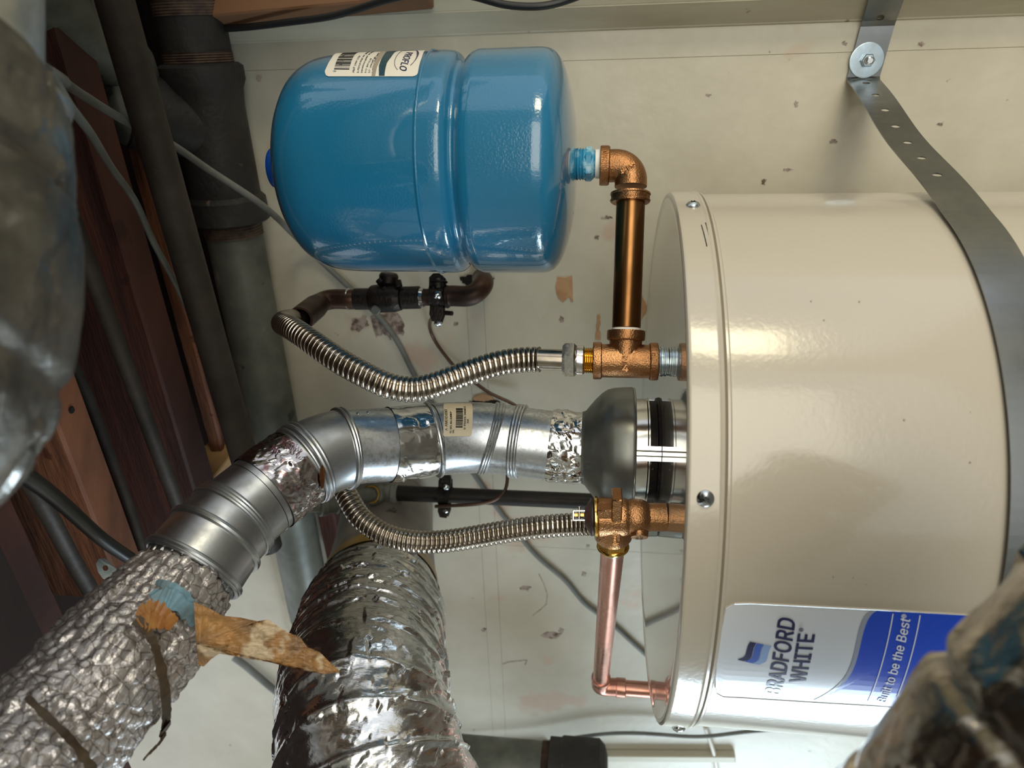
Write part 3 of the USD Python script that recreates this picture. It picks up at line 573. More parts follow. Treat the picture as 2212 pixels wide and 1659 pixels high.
BW.part('seam_strip', strip_on([(292, 1342), (322, 1376), (340, 1430), (352, 1500), (352, 1560), (340, 1600)], [.0035, .003, .0035, .004, .0045, .003], .002), M_bubdark, 40, 'brown open seam')
BW.part('seam_strip', strip_on([(60, 1510), (110, 1560), (150, 1600), (186, 1650), (200, 1690)], [.002, .002, .003, .003], .002), M_bubdark, 40)
BW.part('seam_flap', strip_on([(346, 1560), (336, 1592), (318, 1612), (298, 1634)], [.005, .006, .004, .0005], .004, .0015), M_bubdark, 40)
BW.part('glue_patch', cat(strip_on([(300, 1335), (318, 1322), (344, 1328), (372, 1352)], [.003, .007, .008, .005], .0015), strip_on([(298, 1350), (322, 1344), (352, 1350)], [.004, .008, .003], .002)), mat('amber_glue', S(150, 88, 44), S(176, 130, 72), 60, rough=.35), 40, 'amber glue left where the foil tore')
BW.part('torn_edge', cat(strip_on([(330, 1280), (352, 1294), (380, 1304), (412, 1332), (436, 1352)], [.003, .008, .007, .006, .002], .0025), strip_on([(336, 1262), (366, 1270), (400, 1296), (424, 1328)], [.002, .004, .005, .002], .0015)), M_blueflake, 40, 'torn edge showing pale blue film')
# the torn flap of old glue and paper hanging towards the flexible duct
fl = [(418, 1322, .50), (470, 1336, .50), (540, 1356, .505), (610, 1392, .51), (670, 1424, .515), (734, 1452, .52)]
top = [(418, 1300), (448, 1312), (480, 1330), (520, 1334), (556, 1342), (580, 1338), (600, 1352), (622, 1366), (648, 1376), (664, 1398), (690, 1408), (712, 1430), (734, 1450)]
bot = [(734, 1453), (700, 1456), (664, 1450), (620, 1440), (580, 1430), (540, 1424), (500, 1416), (474, 1412), (456, 1424), (440, 1440), (428, 1436), (424, 1390)]
pg = Polygon(top + bot).buffer(0); gx, gy = np.meshgrid(np.arange(410, 740, 4), np.arange(1296, 1462, 4), indexing='ij')
mm = extr(pg, 1.0); mm = subdiv(mm, 9.0)
vv = mm.vertices.copy(); Yb = .50 + (vv[:, 0] - 418) / 316 * .03; mid = 1375 + (vv[:, 0] - 418) * .24
bul = -.012 * np.clip(1 - ((vv[:, 1] - mid) / 60) ** 2, 0, 1) + .004 * (meshkit.fbm(np.c_[vv[:, :2] / 16, vv[:, 2] * .2], 3, 2) - .5) * 2
mm.vertices = A([P(x, y, Y) for x, y, Y in zip(vv[:, 0], vv[:, 1], Yb + bul + (1 - vv[:, 2]) * .009)])
if mm.volume < 0: mm.invert()
BW.part('torn_flap', mm, M_glass, 50, 'curled amber-brown torn flap')

# ------------------------------------------------------------------ foil flexible duct
fnn = [(838, 1098, 1.14, 205), (830, 1180, 1.06, 222), (820, 1262, .96, 258), (803, 1350, .84, 325), (786, 1450, .74, 362), (788, 1560, .66, 392), (812, 1680, .63, 425), (856, 1820, .61, 460), (920, 2050, .60, 480)]
F3 = A([P(x, y, Y) for x, y, Y, w in fnn]); FR = A([pw2r(w, Y) for x, y, Y, w in fnn]) ; _fd = arclen(F3); fcs = CubicSpline(_fd, F3)
i1f = np.interp(2.4, np.arange(9), _fd)
FD = Thing('flexible_duct', 'wide shiny foil flexible duct hanging from a grey collar', 'flexible duct', F3[1])
fp = fcs(np.linspace(_fd[0], i1f, 60)); fr = np.interp(arclen(fp), _fd, FR)
FD.part('collar', sweep(fp, fr - .002, 72), M_cap, 40, 'grey sheet-metal collar')
i0 = np.interp(2.1, np.arange(9), _fd); i1 = np.interp(2.46, np.arange(9), _fd)
q = fcs(np.linspace(i0, i1, 12)); FD.part('tape_band', sweep(q, np.interp(np.linspace(i0, i1, 12), _fd, FR) - .0005, 72, False), M_yellow, 40, 'yellowed tape band')
fp = resample(fcs(np.linspace(i1 - .006, _fd[-1], 800)), .0014); fs = arclen(fp); fr = np.interp(fs + i1 - .006, _fd, FR)
def flexfn(i, ph):
    S_, F_ = np.meshgrid(i * .0014, ph, indexing='ij'); x = np.stack([S_.ravel(), F_.ravel() * .085], 1)
    g = np.random.default_rng(9); rp = np.cumsum(g.uniform(.020, .036, 34)) + .016
    skew = .010 * np.sin(F_ + 1.2) + .004 * np.sin(2 * F_ + .4)
    d = np.min(np.abs((S_ + skew)[..., None] - rp), -1); rib = .0028 * np.exp(-(d / .0026) ** 2)
    near = np.exp(-(d / .009) ** 2)
    cr = crumple(x * A([1.0, .42]), .009, .0026, 31).reshape(S_.shape) * (.3 + near) + crumple(x * A([2.2, .5]), .007, .0007, 32).reshape(S_.shape)
    return rib + cr - .002
FD.part('foil_sleeve', sweep(fp, fr, 300, True, flexfn), M_flex, True, 'crinkled foil sleeve')

# ------------------------------------------------------------------ foil ducts close to the camera
def fardirty(name, label, nodes, mt, seed, cell, amp, n=200, step=.0016, fold=.0, cat_='foil duct'):
    Q = A([P(x, y, Y) for x, y, Y, w in nodes]); QR = A([pw2r(w, Y) for x, y, Y, w in nodes]); qd = arclen(Q)
    p = resample(CubicSpline(qd, Q)(np.linspace(0, qd[-1], 500)), step); s_ = arclen(p); r = np.interp(s_, qd, QR)
    T = Thing(name, label, cat_, Q[0])
    def fn(i, ph):
        S_, F_ = np.meshgrid(i * step, ph, indexing='ij'); x = np.stack([S_.ravel(), F_.ravel() * r.mean()], 1)
        out = crumple(x, cell, amp, seed).reshape(S_.shape) + crumple(x, cell * .35, amp * .32, seed + 1).reshape(S_.shape)
        if fold:
            g = np.random.default_rng(seed); rp = np.cumsum(g.uniform(fold * .7, fold * 1.4, 30))
            d = np.min(np.abs((S_ + .012 * np.sin(F_ + seed))[..., None] - rp), -1); out -= .004 * np.exp(-(d / .003) ** 2)
        return out
    return T, p, r, fn
T, p, r, fn = fardirty('foil_duct', 'blurred brown-silver foil duct close to the camera, lower right corner', [(1945, 2230, .30, 900), (2240, 2075, .285, 880), (2420, 1835, .275, 850), (2590, 1565, .272, 800), (2850, 1260, .27, 740)], M_foild, 51, .040, .0042, 220, .0018, .06)
T.part('foil_sleeve', sweep(p, r, 220, True, fn), M_foild, True)
T, p, r, fn = fardirty('foil_duct', 'blurred grey foil duct close to the camera, upper left corner', [(-200, 190, .27, 640), (-195, 330, .262, 690), (-190, 520, .255, 700), (-190, 700, .25, 680), (-215, 830, .25, 660), (-300, 960, .255, 620), (-430, 1080, .26, 560)], M_foilg, 71, .035, .003, 200, .0018, .06)
T.part('foil_sleeve', sweep(p, r, 200, True, fn), M_foilg, True)
q = A([P(-215, y, .28) for y in (-330, -120, 90, 196)]); q2 = np.vstack([q[0] + A([.85, -.02, -.03]), q[0] + A([.4, -.01, -.01]), q]); T.part('collar_pipe', sweep(spline(q2, .01), pw2r(590, .28), 64), M_galv2, 35, 'smooth grey collar above the foil')  # long run to the right is out of view, placed to shade the upper wall
T.part('collar_ring', torus(P(-205, 186, .277), unit(q[-1] - q[0]), pw2r(655, .277), .004, 64), M_galv2)

# ================================================================== BLUE EXPANSION TANK
TY = .673; TXY = P(1000, 358, TY)[:2]
def tz(px): return P(px, 358, TY)[2]
tb = [TXY[0], TXY[1], 0]
K = Thing('expansion_tank', 'glossy blue round expansion tank with white label', 'expansion tank', (TXY[0], TXY[1], tz(1248)))
RB = .1000
prof = [(tz(1246), .012), (tz(1245), .030), (tz(1240), .050), (tz(1231), .070), (tz(1220), .0845), (tz(1209), .0935), (tz(1196), .0990), (tz(1182), .1012), (tz(1166), .1018), (tz(1110), .1018), (tz(1052), .1018), (tz(1042), .1010), (tz(1032), .0990), (tz(1024), .0952), (tz(1017), .0928), (tz(1012), .0935), (tz(1004), .0985), (tz(994), .1010), (tz(980), .1017), (tz(975), .1018), (tz(966), .1018), (tz(958), .1018), (tz(953), .1016), (tz(950), .1012), (tz(948), .1010), (tz(880), .1010), (tz(800), .1010), (tz(755), .1004), (tz(725), .0986), (tz(700), .0944), (tz(680), .0882), (tz(666), .080), (tz(656), .072), (tz(648), .060), (tz(642), .045), (tz(638.5), .030), (tz(637), .014), (tz(636.6), 0)]
pz = A(prof); tt = np.linspace(0, len(pz) - 1, 240)
from scipy.interpolate import PchipInterpolator
pc = PchipInterpolator(np.arange(len(pz)), pz); sm = pc(tt)
K.part('body', lathe(tb, UPZ, [(float(pz[0, 0]), 0)] + [tuple(map(float, x)) for x in sm], 120), M_blue, 40)
K.part('seam_bead', torus([tb[0], tb[1], tz(954)], UPZ, .1012, .0016, 110, 8), M_blue)
K.part('end_cap', lathe([tb[0], tb[1], 0], UPZ, [(tz(650), .0), (tz(650), .021), (tz(600), .0205), (tz(592), .019), (tz(590), .015), (tz(589), 0)], 48), M_bluecap, 40, 'dark blue plastic valve cap')
TC = Cyl(tb, UPZ, .1010)
TL = K.part('label', TC.poly([(703, 160), (702, 155), (706, 146), (716, 128), (728, 114), (733, 109), (760, 108), (830, 106.5), (925, 105.5), (920, 110), (912, 124), (906, 142), (903, 158), (901, 162), (896, 165), (890, 166), (710, 166), (705, 164)], .0003, .0003), M_label, False, 'white brand label')
K.part('band', TC.poly([(811, 165.5), (815, 146), (825, 126), (838, 112), (848, 107), (840, 107.2), (828, 112), (818, 124), (809, 146), (804, 165.5)][:5] + [(839, 107.3), (826, 113), (814, 128), (807, 146), (811 - 8, 165.5)], .0003, .0006), M_taupe, False, under=TL)
K.part('band', TC.poly([(831, 165.3), (832, 155), (836, 138), (846, 124), (860, 112), (872, 107), (850, 107), (838, 113), (826, 126), (819, 144), (819, 165.3)], .0003, .0006), M_teal, False, under=TL)
K.part('lettering', cyl_text(TC, 'PROFLO', (879, 115), (863, 152.5), (893, 116), .0003, True, .006, .0006), M_navy, False, under=TL)
arc = bez([(859, 152), (853, 142), (854, 130), (862, 117), (876, 110), (893, 109.8), (902, 113), (902, 122), (897, 132), (887, 143)], 6)
K.part('swoosh', TC.map(subdiv(cat(*[extr(LineString([TC.hit(*a), TC.hit(*b)]).buffer(.00022 + .0009 * (max(0, 1 - abs(i - 38) / 12) ** 2)), .0003) for i, (a, b) in enumerate(zip(arc[:-1], arc[1:]))]), .004), .0006), M_navy, False, under=TL)
K.part('barcode', TC.map(barcode2d(TC.hit(722, 151.5), TC.hit(744, 114), TC.hit(755, 152), 22, 5), .0005), M_ink, False, under=TL)
for tx, a, b, c in (('1 13099', (733, 144), (745, 116), (727.5, 144)), ('5', (719.5, 157), (721, 153.5), (716, 156.5)), ('Mfg. Date: 1125', (761.5, 157.5), (776, 122), (765.5, 158)), ('Fabricado en Taiwan', (771, 158), (797, 110.5), (775.5, 158.5)), ('Newport News, VA 23609', (779.5, 158.5), (806, 111), (783.5, 158.5)), ('P.O. Box 2778', (787.5, 158.5), (800, 128), (791.5, 158.5)), ('P.L. Sourcing, Inc.', (795.5, 158.5), (810, 124), (799.5, 158.5)), ('Fabricado para:', (803, 158.5), (818, 116), (807, 158.5))):
    if tx in ('1 13099', '5'): a, b, c = (a, b, (a[0] + 6, a[1]))
    K.part('lettering', cyl_text(TC, tx, a, b, c, .0003, False, .01, .0005), M_ink, False, under=TL)
# nipple with threads
def threads(z0, z1, r, n, d): return [(float(z), r - (d if k % 2 else 0)) for k, z in enumerate(np.linspace(z0, z1, 2 * n + 1))]
nz = lambda px: P(px, 358, TY)[2]
K.part('nipple', lathe(tb, UPZ, [(nz(1300), .0124)] + threads(nz(1300), nz(1284), .0126, 4, .0012) + [(nz(1282), .0138)] + [(nz(1261), .0138)] + threads(nz(1260), nz(1236), .0150, 4, .0016) + [(nz(1230), .0150)], 40), M_bluep, 30, 'blue painted threaded nipple')
K.part('hex_collar', hexprism([tb[0], tb[1], nz(1281)], [tb[0], tb[1], nz(1262)], .0158), M_bluep, False)
K.part('thread_tape', lathe(tb, UPZ, [(nz(1299), .0129), (nz(1299), .0135), (nz(1286), .0131), (nz(1286), .0127)], 36), M_ptfe)

# ================================================================== BRONZE FITTINGS TO THE COLD PORT
def fit_collar(a, b, r): # rounded banded end of a fitting
    a, b = A(a), A(b); h = np.linalg.norm(b - a); return lathe(a, b - a, [(0, 0), (0, r * .82), (0, r * .97), (h * .12, r), (h * .75, r), (h * .9, r * .985), (h, r * .93), (h, 0)], 44)
EY = TY
ec = P(1364, 358, EY)
EL = Thing('bronze_elbow', 'rough cast bronze elbow between the blue tank and the long brass nipple', 'pipe elbow', ec)
dn = unit(P(1354, 640, .675) - ec)
ang = np.linspace(0, np.pi / 2, 16); rb = P(1364, 358, EY) - P(1330, 358, EY); Rb = np.linalg.norm(rb)
el = [P(1310, 358, EY) + 0 * dn] + [P(1330, 358, EY)] + [P(1330, 358, EY) + (-UPZ * Rb * math.sin(t)) + dn * Rb * (1 - math.cos(t)) for t in ang] + [ec + dn * Rb * 1.35]
el = A(el); EL.part('body', sweep(resample(spline(el, .003), .002), .0150, 40), M_brass, 40)
EL.part('collar', fit_collar(P(1296, 358, EY), P(1317, 358, EY), .0182), M_brass)
cb = ec + dn * .0345; EL.part('collar', fit_collar(cb, cb - dn * .0095, .0180), M_brass)
q0 = cb - dn * .0048
EL.part('raised_band', lathe(q0 - dn * .004, dn, [(0, .0176), (0, .0186), (.0014, .0188), (.0022, .0180), (.006, .0180), (.0068, .0188), (.008, .0184), (.008, .0176)], 44), M_brass)
EC = Cyl(ec + (-UPZ + dn) * .004, unit(-UPZ * .7 + dn * .72), .0152)
def tlet(T, C, txt, o, e, t, mt=M_brass, h=.0009, bold=True): T.part('raised_lettering', cyl_text(C, txt, o, e, t, h, bold, .004, -.0002), mt, 25)
ECx = Cyl(P(1306, 358, EY), -UPZ, .0182)
tlet(EL, ECx, 'THAILAND', (1312, 379), (1312, 327), (1300, 379))
def flat_text(txt, o, e, t, Y, h, lift): # raised lettering on a facing surface
    o3, e3, t3 = P(*o, Y), P(*e, Y), P(*t, Y); x = unit(e3 - o3); n = unit(np.cross(x, t3 - o3)); 
    if n @ (CAM - o3) < 0: n = -n
    mm = text2d(txt, (0, 0), (np.linalg.norm(e3 - o3), 0), ((t3 - o3) @ x, np.linalg.norm(np.cross(x, t3 - o3))), h)
    y = np.cross(n, x); s = 1 if y @ (t3 - o3) > 0 else -1
    return plane_map(mm, o3, x, y * s, n)
for tx, o, e, t in (('3', (1357.5, 354.6), (1362.5, 362), (1367.5, 348)), ('4', (1338.5, 370.6), (1343.5, 378), (1348.5, 364))):
    EL.part('raised_lettering', flat_text(tx, o, e, t, EY - .0165, .0022, 0), M_brass, 25)
EL.part('raised_bar', cyl(P(1352.5, 358, EY - .0155), P(1359.5, 368, EY - .0155), .0008, 10), M_brass)
NP = Thing('brass_nipple', 'long straight brass pipe nipple with dark tarnish and scratches', 'pipe nipple', P(1352, 709, .675))
na, nb2 = P(1362.5, 426, .674), P(1352.5, 716, .676)
NP.part('pipe', cyl(na + (nb2 - na) * .03, na + (nb2 - na) * .972, .0134, 44, .0004), M_brassp)
NP.part('thread_tape', cyl(na, na + (nb2 - na) * .032, .0129, 36), M_ptfe, 30, 'white thread tape'); NP.part('thread_tape', cyl(na + (nb2 - na) * .968, nb2, .0131, 36), M_ptfe, 30)
# tee
tY = .676
TE = Thing('bronze_tee', 'rough cast bronze tee with raised three-quarter mark above the heater', 'pipe tee', P(1350, 780, tY))
ax0, ax1 = P(1282, 779, tY), P(1421, 781, tY); tc = P(1350, 780, tY)
ta = unit(ax1 - ax0); tb_ = unit(P(1352.5, 716, tY) - tc)
TE.part('body', cat(cyl(P(1296, 779, tY), P(1410, 781, tY), .0158, 44, .001), cyl(tc, tc + tb_ * .023, .0152, 44, .001)), M_brass, 40)
import manifold3d as m3
web = trimesh.PointCloud(np.vstack([cyl(tc - ta * .0105, tc + ta * .0105, .0155, 40, .0005).vertices, cyl(tc + tb_ * .0, tc + tb_ * .021, .0100, 40, .0005).vertices])).convex_hull
TE.part('shoulder', tm(web.vertices, web.faces), M_brass, 40)
TE.part('collar', fit_collar(P(1281, 779, tY), P(1300, 779, tY), .0177), M_brass)
TE.part('collar', fit_collar(P(1421, 781, tY), P(1402, 781, tY), .0177), M_brass)
tb0 = tc + tb_ * .0287; TE.part('collar', fit_collar(tb0, tb0 - tb_ * .0095, .0178), M_brass)
for tx, o, e, t in (('3', (1344, 781.5), (1357, 781.5), (1344, 766)), ('4', (1344, 803), (1357, 803), (1344, 788))):
    TE.part('raised_lettering', flat_text(tx, o, e, t, tY - .0168, .0022, 0), M_brass, 25)
TE.part('raised_bar', cyl(P(1342, 785, tY - .0165), P(1358, 785, tY - .0165), .0010, 10), M_brass)
tlet(TE, Cyl(P(1411, 781, tY), ta, .0177), 'THAILAND', (1407, 760), (1407, 808), (1415, 760))
pn = Thing('heater_nipple', 'short bright galvanised nipple between bronze tee and heater top', 'pipe nipple', [*P(1432, 781, tY)[:2], ZT])
pa, pb = P(1419, 781, tY), None
lidp = A([*P(1440, 781, tY)[:2], ZT - .001])
Ln = np.linalg.norm(lidp - pa); pn.part('nipple', lathe(pa, lidp - pa, [(0, 0), (0, .0128), (Ln * .3, .0134), (Ln * .34, .0141), (Ln * .5, .0141), (Ln * .54, .0133), (Ln * .62, .0133), (Ln * .66, .0139), (Ln * .8, .0139), (Ln * .84, .0131), (Ln, .0131), (Ln, 0)], 40), M_zinc)
pn.part('thread_tape', cyl(pa, pa + (lidp - pa) * .18, .0137, 36), M_zinc)
# hex nut, threads, flexible connector (cold)
FX = Thing('flexible_connector', 'corrugated stainless connector from black valve pipe to bronze tee', 'flexible connector', P(1165, 777, .676))
u = unit(P(1282, 779, tY) - P(1165, 776, tY))
th0, th1 = P(1258, 778.5, tY), P(1284, 779, tY); Lt = np.linalg.norm(th1 - th0)
FX.part('male_thread', lathe(th0, th1 - th0, [(0, 0)] + threads(0, Lt, .0124, 6, .0011) + [(Lt, 0)], 36), M_brassb, 20, 'brass thread with yellow dope')
FX.part('hex_nut', hexprism(P(1215, 777.5, tY), P(1246, 778, tY), .0166, 6, .16), M_chrome, False)
FX.part('nut_collar', cyl(P(1244, 778, tY), P(1262, 778.5, tY), .0139, 40), M_chrome)
FX.part('sleeve', cyl(P(1160, 776, tY), P(1217, 777.5, tY), .0100, 40), M_stain)
FX.part('corrugated_tube', corrugated([P(1166, 776.5, tY), P(1140, 777, tY), P(1100, 781, .672), P(1032, 799, .664), P(965, 823, .656), P(897, 841, .65), P(847, 836, .645), P(796, 814, .645), P(745, 787, .647), P(695, 754, .655), P(655, 726, .668), P(626, 707, .69), P(612, 700, .72), P(616, 694, .76), P(634, 690, .80)], .0123, .00545, .0028, 36), M_stain, 60)
# copper supply through the wall with valve
WY = .88
def pt(x, y, Y=WY): return P(x, y, Y)
SP = Thing('supply_pipe', 'dark tarnished copper supply pipe with black valve under the blue tank', 'water pipe', pt(1040, 640))
hub0, hub1 = P(648, 690, .80), P(690, 656, WY - .012)
SP.part('elbow_hub', lathe(hub0, hub1 - hub0, [(0, .0125), (0, .0150), (np.linalg.norm(hub1 - hub0) * .75, .0150), (np.linalg.norm(hub1 - hub0), .0132), (np.linalg.norm(hub1 - hub0), 0)], 36), M_darkcop)
SP.part('nut', lathe(P(632, 696, .79), P(664, 676, .83) - P(632, 696, .79), [(0, 0), (0, .0108), (.04, .0108), (.04, 0)], 30), M_valve)
SP.part('elbow', sweep(spline([hub1 - unit(hub1 - hub0) * .01, hub1, pt(706, 648.5, WY - .002), pt(728, 646), pt(764, 646.5)], .003), .0128, 36), M_darkcop, 40)
SP.part('solder_ring', cat(torus(pt(753, 646.3), pt(764, 646) - pt(740, 646), .0122, .0018, 36, 10)), M_bead)
SP.part('pipe', cyl(pt(740, 646), pt(1000, 640.5), .0108, 36), M_darkcop)
SP.part('hub', cyl(pt(766, 646), pt(806, 645.5), .0138, 36), M_valve); SP.part('hub', cyl(pt(868, 643.5), pt(908, 642.5), .0144, 36), M_valve)
SP.part('valve_body', lathe(pt(800, 645.5), pt(876, 643.5) - pt(800, 645.5), [(0, 0), (0, .0150), (.003, .0172), (.012, .0180), (.022, .0182), (.032, .0178), (.037, .0165), (.0405, .0155), (.0405, 0)], 44), M_valve)
SP.part('drain_cap', lathe(pt(812, 668, WY - .010), unit(WN * .4 + P(805, 690, WY) - P(812, 660, WY)), [(-.006, 0), (-.006, .0062), (.003, .0062), (.0045, .005), (.0045, 0)], 20), M_galvp)
st0 = pt(838, 622); sd = unit(P(840, 596, WY - .004) - st0)
SP.part('bonnet', lathe(st0, sd, [(-.008, 0), (-.008, .0095), (.004, .009), (.008, .012), (.016, .0122), (.019, .010), (.019, 0)], 30), M_valve)
for a, b in (((858, 606), (862, 620)), ((828, 622), (834, 632)), ((818, 604), (824, 612))):
    SP.part('bonnet_bolt', cyl(pt(*a, WY - .012), pt(*b, WY - .012), .0048, 10), M_valve)
SP.part('raised_lettering', cat(flat_text('1/2', (830, 662), (846, 660), (829, 646), WY - .0172, .0018, 0)), M_valve, 25)
SP.part('solder_joint', cyl(pt(906, 642.5), pt(917, 642.2), .0122, 36), M_bead, 35, 'bright solder joint')
SP.part('wall_elbow', sweep(spline([pt(962, 641.2), pt(1000, 640), pt(1022, 636), pt(1037, 624, WY + .004), pt(1043, 606, WY + .03), PW(1040, 604, .02), PW(1041, 602, -.01)], .003), .0132, 36), M_darkcop, 40)
SP.part('pipe_collar', cyl(pt(962, 641.2), pt(970, 641), .0146, 36), M_darkcop)
def clamp(name, label, c, ax, up, r, screws, grp=None):
    T = Thing(name, label, 'ground clamp', c); fr_ = unit(np.cross(ax, up)); 
    if fr_ @ (CAM - c) < 0: fr_ = -fr_
    up = unit(up)
    poly = Polygon([(-.0092, .024), (-.0095, .010), (-.0085, -.012), (-.0095, -.022), (-.006, -.031), (.004, -.032), (.0075, -.022), (.0075, -.008), (.0095, .010), (.0088, .024), (.004, .029), (-.004, .029)])
    mm = subdiv(extr(poly, .003), .004); v = mm.vertices; bow = np.sqrt(np.clip((r + .0012) ** 2 - np.clip(v[:, 1], -r, r) ** 2, 0, None)); bow = np.maximum(bow, r * .45)
    mm.vertices = c + v[:, :1] * ax + v[:, 1:2] * up + (bow + v[:, 2])[:, None] * fr_
    T.part('jaw', mm, M_valve, 40)
    m2 = subdiv(extr(poly, .003), .004); v = m2.vertices; m2.vertices = c + v[:, :1] * ax + v[:, 1:2] * up - (bow + v[:, 2] + .0)[:, None] * fr_; m2.invert()
    T.part('jaw', m2, M_valve, 40)
    for p_, n_ in screws:
        T.part('screw', cat(screw_head(p_, n_, .0056, .0036), cyl(p_ - n_ * .012, p_ + n_ * .001, .0024, 12)), M_screw)
    return T, fr_
axv = unit(pt(960, 641) - pt(920, 642)); upv = unit(P(947, 600, WY) - P(947, 660, WY)); upv = unit(upv - axv * (upv @ axv))
c1_ = pt(946, 642)
T1, f1 = clamp('ground_clamp', 'black bronze grounding clamp on the copper supply pipe', c1_, axv, upv, .0118, [(P(945, 637, WY - .0175), unit(WN)), (P(947, 698, WY - .005), unit(-upv + WN * .6))])
T1.part('washer', cyl(P(948, 612, WY - .004), P(948, 607, WY - .004), .0112, 30), M_valve)
T1.part('stud', lathe(P(947, 622, WY - .008), P(947, 600, WY - .008) - P(947, 622, WY - .008), [(0, 0)] + threads(0, .0125, .0034, 6, .0006) + [(.0125, 0)], 16), M_galvp, 20)
T1.part('wing', cyl(P(962, 676, WY - .012), P(977, 677, WY - .016), .0030, 10), M_valve)

# ground wires and cables
def cable(name, label, pts, r, mt, cat_='cable', group=None, n=12, step=.005):
    return single(name, sweep(spline(pts, step), r, n), mt, label, cat_, group)
cable('ground_wire', 'thin grey ground wire curling from the upper clamp down behind the vent', [P(940, 682, WY + .01), PW(931, 690, .06), PW(928, 702, .03), PW(932, 720, .012), PW(945, 745, .006), PW(962, 768, .006), PW(985, 795, .008), PW(1020, 822, .008), PW(1060, 850, .010), PW(1095, 866, .012), PW(1130, 892, .02)], .0026, M_wire, 'wire')
cable('long_cable', 'long grey cable crossing the wall from the ceiling to the heater', [P(80, 140, .40), P(140, 178, .50), P(205, 222, .60), P(300, 277, .66), P(365, 309, .70), P(450, 366, .755), P(545, 428, .80), P(600, 472, .86), PW(650, 522, .02), PW(690, 560, .006), PW(730, 598, .005), PW(775, 640, .005), PW(822, 688, .005), PW(860, 740, .005), PW(893, 806, .006), PW(950, 900, .008), PW(1000, 985, .006), PW(1040, 1048, .005), PW(1078, 1102, .005), PW(1120, 1155, .005), PW(1175, 1215, .005), PW(1225, 1258, .005), PW(1262, 1302, .005), PW(1310, 1338, .005), PW(1360, 1382, .005), PW(1402, 1420, .005), PW(1460, 1475, .006)], .0042, M_cable)
cable('ceiling_cable', 'grey cable sagging in front of the joists beside the dusty conduit', [P(100, 150, .36), P(126, 190, .40), P(150, 228, .44), P(200, 295, .52), P(250, 375, .60), P(297, 445, .66), P(330, 520, .70), P(365, 585, .735), P(400, 655, .77), P(432, 735, .81), P(462, 812, .85), P(490, 880, .90), P(522, 945, .94), P(545, 985, .98)], .0034, M_cable)
cable('black_cable', 'black cable running along the top of the corner board', [P(430, 62, .81), P(480, 62, .81), P(560, 56, .80), P(640, 46, .79), P(720, 34, .78), P(790, 14, .77), P(850, -4, .76), P(940, -14, .755), P(1030, -6, .75), P(1080, 8, .75), P(1130, 14, .75), P(1180, 12, .75), P(1220, 2, .75), P(1270, -16, .74)], .0040, M_cablek)
cable('black_cable', 'black flat cable in front of the orange joist, lower left', [P(-40, 960, .36), P(40, 1018, .40), P(100, 1060, .45), P(170, 1120, .51), P(230, 1172, .56), P(290, 1212, .60), P(350, 1250, .64)], .0056, M_cablek)
cable('dark_cable', 'dusty dark cable below the black flat cable by the red joist', [P(20, 985, .52), P(75, 1060, .54), P(120, 1140, .57), P(160, 1215, .6), P(205, 1290, .63), P(240, 1340, .66)], .0075, M_conduit)
cable('dark_cable', 'dusty dark edge cable along the orange joist', [P(150, 770, .72), P(190, 860, .735), P(225, 950, .75), P(262, 1050, .765), P(310, 1190, .79)], .0062, M_conduit)
cable('grey_wire', 'thin grey wire crossing below the heater, bottom edge', [PW(960, 1618, .02), PW(1020, 1614, .02), PW(1100, 1609, .02), PW(1180, 1603, .02), PW(1240, 1594, .02), PW(1330, 1584, .02), PW(1430, 1587, .02), PW(1520, 1591, .02), PW(1570, 1586, .02), PW(1620, 1580, .02), PW(1680, 1574, .02), PW(1740, 1560, .02)], .0036, M_cable, 'wire')
cable('white_wire', 'short white wire hanging from behind the heater at the bottom edge', [PW(1520, 1560, .008), PW(1530, 1590, .008), PW(1540, 1620, .010), PW(1548, 1660, .012), PW(1556, 1700, .012)], .0040, M_label, 'wire')
cable('white_wire', 'grey-white wire on the wall between the torn flap and flexible duct', [PW(505, 1420, .012), PW(540, 1446, .012), PW(575, 1476, .012), PW(606, 1500, .012)], .0072, M_cable, 'wire')

# second connector, relief valve, discharge pipe
HYp = .742
FX2 = Thing('flexible_connector', 'corrugated stainless connector from behind the vent to the relief valve', 'flexible connector', P(1280, 1132, HYp))
FX2.part('corrugated_tube', corrugated([P(700, 985, .82), P(722, 1022, .79), P(744, 1060, .77), P(759, 1088, .762), P(778, 1117, .757), P(802, 1137, .755), P(829, 1153, .754), P(870, 1166, .752), P(912, 1171, .75), P(953, 1170, .75), P(995, 1165, .75), P(1037, 1158, .75), P(1100, 1147, .75), P(1170, 1138, .75), P(1240, 1133, .752), P(1300, 1131, HYp)], .0123, .0052, .0028, 36), M_stain, 60)
FX2.part('sleeve', cyl(P(1298, 1131, HYp), P(1345, 1131, HYp), .0105, 36), M_stain)
FX2.part('hex_nut', hexprism(P(1345, 1131, HYp), P(1374, 1131, HYp), .0166, 6, .16), M_chrome, False)
hp0 = P(1372, 1131, HYp); hl = A([*P(1420, 1131, HYp)[:2], ZT - .001]); 
FX2.part('nipple', cyl(hp0, hl, .0132, 36), M_zinc)
VY = .651
def vp(x, y=1117, Y=VY): return P(x, y, Y)
RV_ = Thing('relief_valve', 'cast bronze relief valve with chrome test lever on the heater top', 'relief valve', [*vp(1440)[:2], ZT])
va = unit(vp(1440) - vp(1280)); base = A([*vp(1440)[:2], ZT - .001]); 
RV_.part('stem', lathe(vp(1357), va, [(0, 0), (0, .0155), (.003, .0165), (.008, .0166), (.0125, .0160), (.0165, .0142), (.018, .0130), (.020, .0127), (np.linalg.norm(base - vp(1357)), .0127), (np.linalg.norm(base - vp(1357)), 0)], 44), M_brass)
